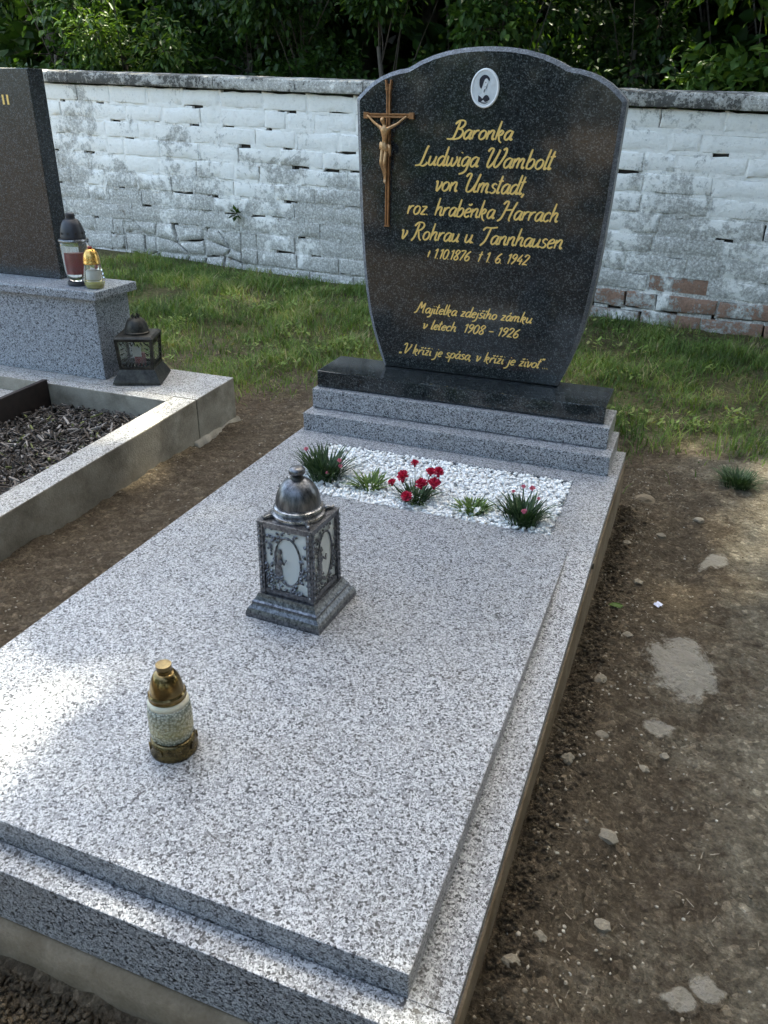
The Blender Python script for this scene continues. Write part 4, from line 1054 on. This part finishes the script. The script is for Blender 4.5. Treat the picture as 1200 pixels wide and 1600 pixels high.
for i in range(1500):
    x, y = -.122 + abs(rnd.gauss(0, .03)), rnd.uniform(.55, 2.6); P_.append((x, y, ground_z(x, y)+.003)); A_.append(rnd.betavariate(1.2, 2.5))
cl = pebbles("dug_earth", P_, .0015, .0065, M['soil'], .8, A_); tag(cl, "crumbled dug earth heaped along the grave footing", "soil", kind="stuff")
sm = MB()    # straw, dead stalks and leaf crumbs trodden into the soil
for i in range(900):
    x, y = (rnd.uniform(-.12, .8), rnd.uniform(.5, 3.3)) if rnd.random() < .8 else (rnd.uniform(-1.75, -1.23), rnd.uniform(.9, 3.2))
    if not free(x, y): continue
    a = rnd.uniform(0, 3.14); L = rnd.uniform(.002, .009); w_ = rnd.uniform(.0005, .0015); z = ground_z(x, y)+.0015
    d = Vector((math.cos(a), math.sin(a), rnd.uniform(-.05, .25))); s_ = Vector((-math.sin(a), math.cos(a), 0)); c = Vector((x, y, z))
    sm.add([c-d*L-s_*w_, c+d*L-s_*w_*.5, c+d*L+s_*w_*.5, c-d*L+s_*w_], [(0, 1, 2, 3)], rnd.uniform(.35, .9))
so2 = sm.build("straw_litter", M['clod'], attr=True); tag(so2, "dry straw and dead stalks strewn over the bare soil", "straw", kind="stuff")
def lump(name, loc, r, label, mat, group=None, cat="stone", flat=.6, seed=0):
    bm = bmesh.new(); bmesh.ops.create_icosphere(bm, subdivisions=2, radius=1)
    for v in bm.verts:
        k = 1 + .45*noise.noise(v.co*1.3 + Vector((seed, 0, 0))) + .12*noise.noise(v.co*4 + Vector((seed, 3, 0)))
        v.co = Vector((v.co.x*r*k*1.15, v.co.y*r*k, v.co.z*r*k*flat))
    me = bpy.data.meshes.new(name); bm.to_mesh(me); bm.free()
    o = mkobj(name, me, mat); o.location = loc; return tag(o, label, cat, group)
for i, (x, y, r) in enumerate([(-.048, 2.70, .034), (-.02, 1.815, .012), (.014, 1.12, .016), (-.03, 1.40, .012), (.06, 1.35, .011), (-.06, 1.60, .014), (-.085, 1.27, .013), (.03, .95, .012), (.10, 1.42, .010),
                               (-.09, .80, .012), (-.06, .86, .010), (-.075, 2.33, .013), (.02, 2.45, .014), (-.02, 2.12, .012), (.13, 2.6, .015)]):
    lab = "largest clod of earth beside the back right corner of the grave" if i == 0 else "small pale stone lying on the bare soil right of the grave"
    lump("stone", (x, y, ground_z(x, y)+r*.15), r, lab, M['foundation'] if i == 0 else M['cement'], None if i == 0 else "pale stones on the soil", seed=i*3.7)
def patch(loc, rx, ry, label, rot=0.0, seed=0.0, th=.005):
    """a dried cement spill: thin, ragged, slightly domed"""
    rx, ry = rx*1.25, ry*1.25; m = MB(); nr_, na = 14, 44; vs = [(0, 0, th)]; fs = []
    for i in range(1, nr_+1):
        for k in range(na):
            a = 2*math.pi*k/na; e = 1 + .34*noise.noise(Vector((math.cos(a)*1.4+seed, math.sin(a)*1.4, seed))) + .07*noise.noise(Vector((math.cos(a)*3+seed, math.sin(a)*3, 1)))
            q = i/nr_; x, y = rx*e*q*math.cos(a), ry*e*q*math.sin(a)
            wx, wy = loc[0]+x*math.cos(rot)-y*math.sin(rot), loc[1]+x*math.sin(rot)+y*math.cos(rot)
            zz = ground_z(wx, wy)*.5 + gz0(loc)*.5
            vs.append((x, y, ground_z(wx, wy)-gz0(loc) + th*(1-q**2*.6) - (.006 if i == nr_ else 0)+.0015*noise.noise(Vector((x*60, y*60, seed)))))
    fa = []
    for k in range(na): fs.append((0, 1+k, 1+(k+1) % na)); fa.append(.05)
    for i in range(nr_-1):
        for k in range(na): fs.append((1+i*na+k, 1+(i+1)*na+k, 1+(i+1)*na+(k+1) % na, 1+i*na+(k+1) % na)); fa.append((i+1.5)/nr_)
    m.add(vs, fs); m.a = fa; o = m.build("cement_spill", M['cement_patch'], smooth=True, attr=True); o.location = (loc[0], loc[1], gz0(loc)); o.rotation_euler[2] = rot
    return tag(o, label, "cement", "dried cement spills")
def gz0(l): return ground_z(l[0], l[1])
patch((.118, 1.74), .085, .125, "large round patch of dried cement on the soil path", .2, 1.0)
patch((.185, 2.345), .035, .075, "narrow pale cement smear on the path beyond the large patch", -.5, 2.0, .004)
patch((.085, 1.495), .040, .028, "small cement smear just in front of the large patch", .1, 3.0, .004)
patch((.160, .880), .030, .020, "pair of tiny cement blobs near the bottom right corner, left one", .5, 4.0, .004)
patch((.197, .915), .026, .022, "pair of tiny cement blobs near the bottom right corner, right one", .2, 5.0, .004)
m = MB(); 
for i in range(4): m.add([(i*.006, 0, .004*(i % 2)), (i*.006+.006, 0, .004*((i+1) % 2)), (i*.006+.006, .018, .004*((i+1) % 2)+.002), (i*.006, .018, .004*(i % 2)+.002)], [(0, 1, 2, 3)])
o = m.build("litter_scrap", M['foil']); o.location = (.045, 2.015, ground_z(.05, 2.02)+.003); o.rotation_euler[2] = 1.0; tag(o, "scrap of crumpled blue and white wrapper on the bare soil", "litter")
m = MB(); m.add([(0,0,.004),(.016,-.010,.008),(.034,-.004,.003),(.040,.008,.006),(.026,.012,.010),(.010,.012,.007)], [(0,1,2,3,4,5)], .6)
o = m.build("fallen_leaf", M['tuft_light'], attr=True); o.location = (-.085, 1.945, ground_z(-.07, 1.95)+.002); tag(o, "single fallen green leaf on the soil beside the kerb", "leaf")

# ------------------------------------------------------------------ grass
def grass_density(x, y):
    if y > wall_y(x) - .03: return 0
    d = sstep(2.75, 3.6, y - .35*sstep(-.4, 0, x)*(1-sstep(.1, .5, x)) + .55*fbm(x, y, 1.6, 3, 4.4) + .25*fbm(x, y, 6, 2, 8.1))
    if x < -1.25: d *= sstep(2.85, 3.25, y + .3*fbm(x, y, 3, 2, 1.1))
    d *= 1 - .65*sstep(.18, .45, fbm(x, y, 2.6, 3, 12.0))
    edge = wall_y(x) - y
    d *= .25 + .75*sstep(.05, .35, edge + .25*fbm(x, y, 4, 2, 6.6))
    return d
N = 150000
gxs = nr.uniform(-4.6, 1.7, N); gys = nr.uniform(2.5, 6.05, N)
keep = np.array([free(a, b) and rnd.random() < grass_density(a, b) for a, b in zip(gxs, gys)])
gxs, gys = gxs[keep], gys[keep]; N = len(gxs)
gzs = np.array([ground_z(a, b) for a, b in zip(gxs, gys)])
tall = np.array([1 + 1.0*fbm(a, b, 3.2, 3, 21.0) for a, b in zip(gxs, gys)])
hgt = nr.uniform(.02, .075, N)*np.clip(tall, .4, 1.9); az = nr.uniform(0, 2*np.pi, N); wd = nr.uniform(.0022, .0055, N); ln = nr.uniform(.15, 1.3, N)*hgt
pa = az + np.pi/2
pts3 = []
for s_, f in ((0.0, 1.0), (.55, .85), (1.0, .08)):
    cx_ = gxs + np.cos(az)*ln*s_**2; cy_ = gys + np.sin(az)*ln*s_**2; cz_ = gzs - .004 + hgt*s_*(1-.2*s_)
    for sg in (-1, 1): pts3.append(np.stack([cx_ + sg*np.cos(pa)*wd*f*.5, cy_ + sg*np.sin(pa)*wd*f*.5, cz_], -1))
Vg = np.stack(pts3, 1).reshape(-1, 3); bi = np.arange(N)[:, None]*6
Fg = np.concatenate([bi + np.array([[0, 1, 3, 2]]), bi + np.array([[2, 3, 5, 4]])], 1).reshape(-1, 4)
tone = np.clip(nr.normal(.45, .17, N) + .55*np.array([fbm(a, b, 2.4, 3, 31.0) for a, b in zip(gxs, gys)]) + (nr.uniform(0, 1, N) < .06)*.5, 0, 1)
gs = fast_mesh("grass", Vg, Fg, 4, M['grass'], np.repeat(tone, 2)); tag(gs, "rough short grass growing between the graves and the wall", "grass", kind="stuff")
# low broad-leaved weeds in the turf
def weed_patch(mb, x, y, r, n, L):
    z = ground_z(x, y)
    for i in range(n):
        a = rnd.uniform(0, 6.28); q = r*math.sqrt(rnd.random()); cx_, cy_ = x+q*math.cos(a), y+q*math.sin(a); b = rnd.uniform(0, 6.28); l_ = L*rnd.uniform(.6, 1.2); e = rnd.uniform(.1, .9); h = rnd.uniform(.01, .05)
        d = Vector((math.cos(b), math.sin(b), e)).normalized(); s_ = Vector((-math.sin(b), math.cos(b), 0)); c = Vector((cx_, cy_, z+h))
        mb.add([c, c+d*l_*.4+s_*l_*.24, c+d*l_*.8+s_*l_*.16, c+d*l_, c+d*l_*.8-s_*l_*.16, c+d*l_*.4-s_*l_*.24], [(0, 1, 2, 3), (0, 3, 4, 5)], rnd.uniform(.5, .92))
wm = MB()
for i in range(95):
    x = rnd.uniform(-3.6, 1.2); y = rnd.uniform(3.3, 5.7)
    if y < wall_y(x)-.15 and free(x, y): weed_patch(wm, x, y, rnd.uniform(.04, .14), rnd.randint(14, 40), rnd.uniform(.018, .035))
wo = wm.build("weeds", M['grass'], attr=True); tag(wo, "low broad leaved weeds mixed into the grass by the wall", "weeds", kind="stuff")
tf = empty("grass_tuft", (.25, 2.96, ground_z(.25, 2.96)-.004), "dense dark green grass tuft at the edge of the bare soil on the right", "grass tuft")
m = MB(); m.v, m.f, m.a = blade_set(330, .10, .06, .9, .0045, seed=77); m.m = [0]*len(m.f); m.build("blades", M['tuft_dark'], tf, attr=True)
wt = empty("wall_weed", (-3.52, wall_y(-3.52)-.018, .27), "small green plant sprouting from a crack in the lower wall", "plant")
m = MB()
for i in range(26):
    a = rnd.uniform(0, 3.14)+math.pi; d = Vector((math.cos(a)*.8, math.sin(a)*.5, rnd.uniform(-.5, .7))).normalized(); s_ = d.cross(Vector((0, .3, 1))).normalized(); L = rnd.uniform(.03, .075); c = d*rnd.uniform(0, .03)
    m.add([c, c+d*L*.45+s_*L*.25, c+d*L, c+d*L*.45-s_*L*.25], [(0, 1, 2, 3)], rnd.uniform(.1, .6))
m.build("leaves", M['leaf'], wt, attr=True)

# ------------------------------------------------------------------ trees and shrubs behind the wall
def leaf_cloud(centers, normals, L, wfac, droop, seed, tone_mu=.45, tone_sd=.2, lobes=True):
    """six-vertex folded leaves; returns verts, faces(4), attr"""
    g = np.random.default_rng(seed); n = len(centers); C = np.asarray(centers)
    d = np.asarray(normals) + g.normal(0, .55, (n, 3)); d[:, 2] -= droop
    d /= np.linalg.norm(d, axis=1, keepdims=True) + 1e-9
    up = g.normal(0, .45, (n, 3)) + np.array([0, 0, 1.0]); s_ = np.cross(d, up); s_ /= np.linalg.norm(s_, axis=1, keepdims=True) + 1e-9
    nn = np.cross(s_, d)
    l_ = (L*g.uniform(.6, 1.25, n))[:, None]; w_ = l_*wfac
    fold = .18*w_
    p0 = C; p1 = C + d*l_*.30 + s_*w_*.50 + nn*fold; p2 = C + d*l_*.68 + s_*w_*.36 + nn*fold; p3 = C + d*l_
    p4 = C + d*l_*.68 - s_*w_*.36 + nn*fold; p5 = C + d*l_*.30 - s_*w_*.50 + nn*fold
    V_ = np.stack([p0, p1, p2, p3, p4, p5], 1).reshape(-1, 3); b = np.arange(n)[:, None]*6
    F_ = np.concatenate([b + np.array([[0, 3, 2, 1]]), b + np.array([[0, 5, 4, 3]])], 1).reshape(-1, 4)
    return V_, F_, np.repeat(np.clip(g.normal(tone_mu, tone_sd, n), 0, 1), 2)
def tree(name, label, cat, base, trunk_h, trunk_r, clumps, per, L, wfac, droop, seed, tone=.45, group=None, limbs=None):
    """clumps: list of (x,y,z,r) foliage masses in world space"""
    t = empty(name, base, label, cat, group); g = np.random.default_rng(seed); rr = random.Random(seed)
    m = MB(); b = Vector(base); top = b + Vector((rr.uniform(-.15, .15), rr.uniform(-.1, .1), trunk_h))
    mid = b.lerp(top, .5) + Vector((rr.uniform(-.08, .08), rr.uniform(-.08, .08), 0))
    m.tube([b - Vector((0, 0, .1)), b + Vector((0, 0, .15)), mid, top], [trunk_r*1.35, trunk_r, trunk_r*.8, trunk_r*.45], 9)
    Cs, Ns = [], []
    for (x, y, z, r) in clumps:
        c = Vector((x, y, z)); st = b.lerp(top, rr.uniform(.45, 1.0)) if limbs is None else Vector(limbs)
        k = st.lerp(c, .5) + Vector((rr.uniform(-.1, .1), rr.uniform(-.1, .1), .12))*r*2
        m.tube([st, k, c], [trunk_r*.22, trunk_r*.13, trunk_r*.05], 5)
        nb = max(3, per//16)
        dirs = g.normal(0, 1, (nb, 3)); dirs /= np.linalg.norm(dirs, axis=1, keepdims=True); rad = r*g.uniform(.35, 1.05, (nb, 1))
        tips = np.array([x, y, z]) + dirs*rad*np.array([1, 1, .85])
        for q in range(nb):
            kk = per//nb; Cs.append(tips[q] + g.normal(0, r*.17, (kk, 3))); Ns.append(np.repeat(dirs[q:q+1]*.7, kk, 0))
            if q % 3 == 0: m.tube([tuple(c), tuple(Vector(tips[q]))], [trunk_r*.07, trunk_r*.03], 4)
    m.build("trunk", M['bark'], t, base, smooth=True)
    V_, F_, A_ = leaf_cloud(np.concatenate(Cs), np.concatenate(Ns), L, wfac, droop, seed+5, tone)
    fast_mesh("crown", V_, F_, 4, M['leaf'], A_, t, base)
    return t
gb = -.15
SHR = [ # x, y, half width, tone, leaf, label
 (-6.1, 7.05, .55, .40, .085, "dark green leafy shrub behind the wall at the far left"),
 (-5.1, 6.75, .55, .62, .095, "shrub with drooping lighter green sprays above the left wall end"),
 (-4.2, 7.15, .60, .30, .080, "very dark shrub behind the wall left of the middle"),
 (-3.3, 6.85, .50, .34, .075, "dark shrub with small leaves behind the wall right of the drooping shrub"),
 (-2.5, 6.60, .42, .42, .075, "low leafy shrub behind the wall just left of the headstone top"),
 (-1.6, 6.70, .50, .46, .080, "leafy shrub directly behind the rounded top of the black headstone"),
 (-.75, 7.25, .50, .26, .075, "deep shaded shrub behind the right shoulder of the black headstone"),
 (.25, 6.35, .50, .68, .105, "bright broad leaved shrub above the wall at the right edge"),
 (1.15, 6.55, .55, .5, .10, "broad leaved shrub behind the wall just outside the right edge"),
]
for i, (x, y, r, tone, L, lab) in enumerate(SHR):
    cl_ = []
    rr = random.Random(100+i)
    for q in range(11):
        cl_.append((x + rr.uniform(-r, r)*1.1, y + rr.uniform(-.35, .35), rr.uniform(.75, 2.6), rr.uniform(.22, .40)))
    tree("shrub", lab, "shrub", (x, y, gb), 1.6, .035, cl_, 580, L*.8, .55 if i not in (1,) else .34, .55, 300+i, tone, "shrubs behind the boundary wall")
BK = [(-8.2, 9.0, "dark background tree behind the shrubs at the far left"), (-5.6, 9.4, "dark background tree behind the drooping shrub"), (-3.2, 9.2, "dark background tree behind the middle of the wall"), (-.9, 9.5, "dark background tree behind the black headstone"), (1.3, 9.0, "dark background tree behind the bright shrub on the right"), (3.4, 9.3, "dark background tree beyond the right edge of the picture")]
for i, (x, y, lab) in enumerate(BK):
    rr = random.Random(200+i); cl_ = [(x + rr.uniform(-1.5, 1.5), y + rr.uniform(-.9, 1.6), .3 + 5.2*(q/26) + rr.uniform(-.3, .3), rr.uniform(.6, .95)) for q in range(27)]
    tree("background_tree", lab, "tree", (x, y+.4, gb), 5.0, .11, cl_, 240, .26, .62, .3, 500+i, .22, "trees behind the boundary wall")

for i in range(8):
    x = -12.5 + 2.6*i; y = 12.6 + .5*math.sin(i*2.3)
    rr = random.Random(260+i); cl_ = [(x + rr.uniform(-1.9, 1.9), y + rr.uniform(-.7, 1.2), .2 + 5.0*(q/24) + rr.uniform(-.3, .3), rr.uniform(.8, 1.1)) for q in range(25)]
    tree("background_tree", "dense dark tree in the farthest row behind the wall", "tree", (x, y+.4, gb), 4.6, .13, cl_, 330, .34, .68, .3, 560+i, .2, "farthest trees behind the wall")

# tall trees whose crowns reach over the wall and shade the graves
def sunlit(x, y):
    # gaps between the boughs: where the sun comes through to the near end of the graves
    if y < .665 + .03*math.sin(x*17) + .03*math.sin(x*41): return True
    for (cx_, cy_, rx, ry) in ((-1.18, .97, .17, .12), (-1.03, .86, .14, .09), (-1.22, .76, .18, .11), (-.96, .72, .13, .08), (-.78, .77, .13, .08), (-.72, 1.03, .17, .09), (-.95, 1.00, .15, .085), (-.44, 1.18, .085, .075), (-.40, .72, .10, .07), (-.22, .68, .08, .08), (-1.85, 2.3, .2, .3), (-2.0, 1.4, .25, .3), (.75, .6, .2, .2)):
        if ((x-cx_)/rx)**2 + ((y-cy_)/ry)**2 < 1: return True
    return False
def shade_tree(label, base, xr, seed):
    """crown leaves gathered in boughs over the graves; the ragged front edge lets the sun reach the near end of the slab"""
    t = empty("overhanging_tree", base, label, "tree", "tall trees overhanging the wall"); g = np.random.default_rng(seed); rr = random.Random(seed)
    m = MB(); b = Vector(base); fork = b + Vector((rr.uniform(-.2, .2), -.5, 5.0))
    m.tube([b - Vector((0, 0, .2)), b + Vector((0, 0, .3)), b + Vector((.1, -.2, 2.6)), fork], [.30, .22, .19, .15], 10)
    Cs = []
    for q in range(105):
        gxp, gyp = rr.uniform(*xr), .35 + 4.6*rr.random()**1.35     # where this bough throws its shade
        c = Vector((gxp, gyp, 0)) + SUN*rr.uniform(8.0, 11.0); r = rr.uniform(.40, .72)
        if q % 3 == 0: m.tube([fork, fork.lerp(c, .5) + Vector((0, 0, .5)), c], [.06, .035, .01], 5)
        n_ = int(480*(r/.6)**2*(1.0 if gyp < 2.6 else .62)); P = np.array(c) + g.normal(0, 1, (n_, 3))*r*.5
        gp = P - np.array(SUN)*(P[:, 2:3]/SUN.z)
        Cs.append(P[np.array([(not sunlit(u, v)) or g.random() < .05 for u, v in gp[:, :2]])])
    m.build("trunk", M['bark'], t, base, smooth=True)
    C = np.concatenate(Cs); V_, F_, A_ = leaf_cloud(C, np.zeros_like(C), .13, .7, .2, seed+1, .5)
    fast_mesh("crown", V_, F_, 4, M['leaf'], A_, t, base)
shade_tree("tall tree behind the wall whose boughs shade the left grave", (-4.4, 10.6, gb), (-5.5, -1.2), 41)
shade_tree("tall tree behind the wall whose boughs shade the black headstone", (1.9, 8.4, gb), (-1.6, 3.0), 42)

# unseen hedge and trees, added to block skylight from behind, right and above
for i in range(8):
    x = -5.6 + 1.3*i; y = -2.7 + .15*math.sin(i*1.7)
    rr = random.Random(700+i); cl_ = [(x + rr.uniform(-.55, .55), y + rr.uniform(-.25, .25), .15 + 2.75*(q/20) + rr.uniform(-.1, .1), rr.uniform(.34, .48)) for q in range(21)]
    tree("added_hedge_shrub", "unseen hedge shrub behind the camera, added to block low light", "shrub", (x, y, gb), 1.4, .05, cl_, 170, .13, .6, .2, 800+i, .45, "added hedge behind the camera")
for i, (x, y, lab) in enumerate([(4.6, -1.2, "unseen tree on the right nearest the camera, added to block side light"), (5.0, 1.8, "unseen tree on the right beside the grave, added to block side light"), (4.8, 4.6, "unseen tree on the right near the wall, added to block side light")]):
    rr = random.Random(900+i); cl_ = [(x + rr.uniform(-1.3, 1.6), y + rr.uniform(-1.7, 1.7), .8 + 6.0*(q/28) + rr.uniform(-.3, .3), rr.uniform(.7, 1.1)) for q in range(29)]
    tree("added_side_tree", lab, "tree", (x, y, gb), 5.5, .14, cl_, 320, .30, .65, .3, 950+i, .4, "added trees blocking light from the right")  # unseen trees added to hold back sky light from the right
rr = random.Random(990); cl_ = [(rr.uniform(-1.2, 3.8), rr.uniform(-2.6, 2.6), rr.uniform(5.6, 7.6), rr.uniform(.6, .95)) for q in range(34)]
tree("added_overhead_tree", "unseen spreading tree, added so that its crown blocks light from overhead", "tree", (3.4, .4, gb), 5.2, .2, cl_, 330, .24, .65, .3, 991, .45)  # added crown out of view, cuts the light from the zenith
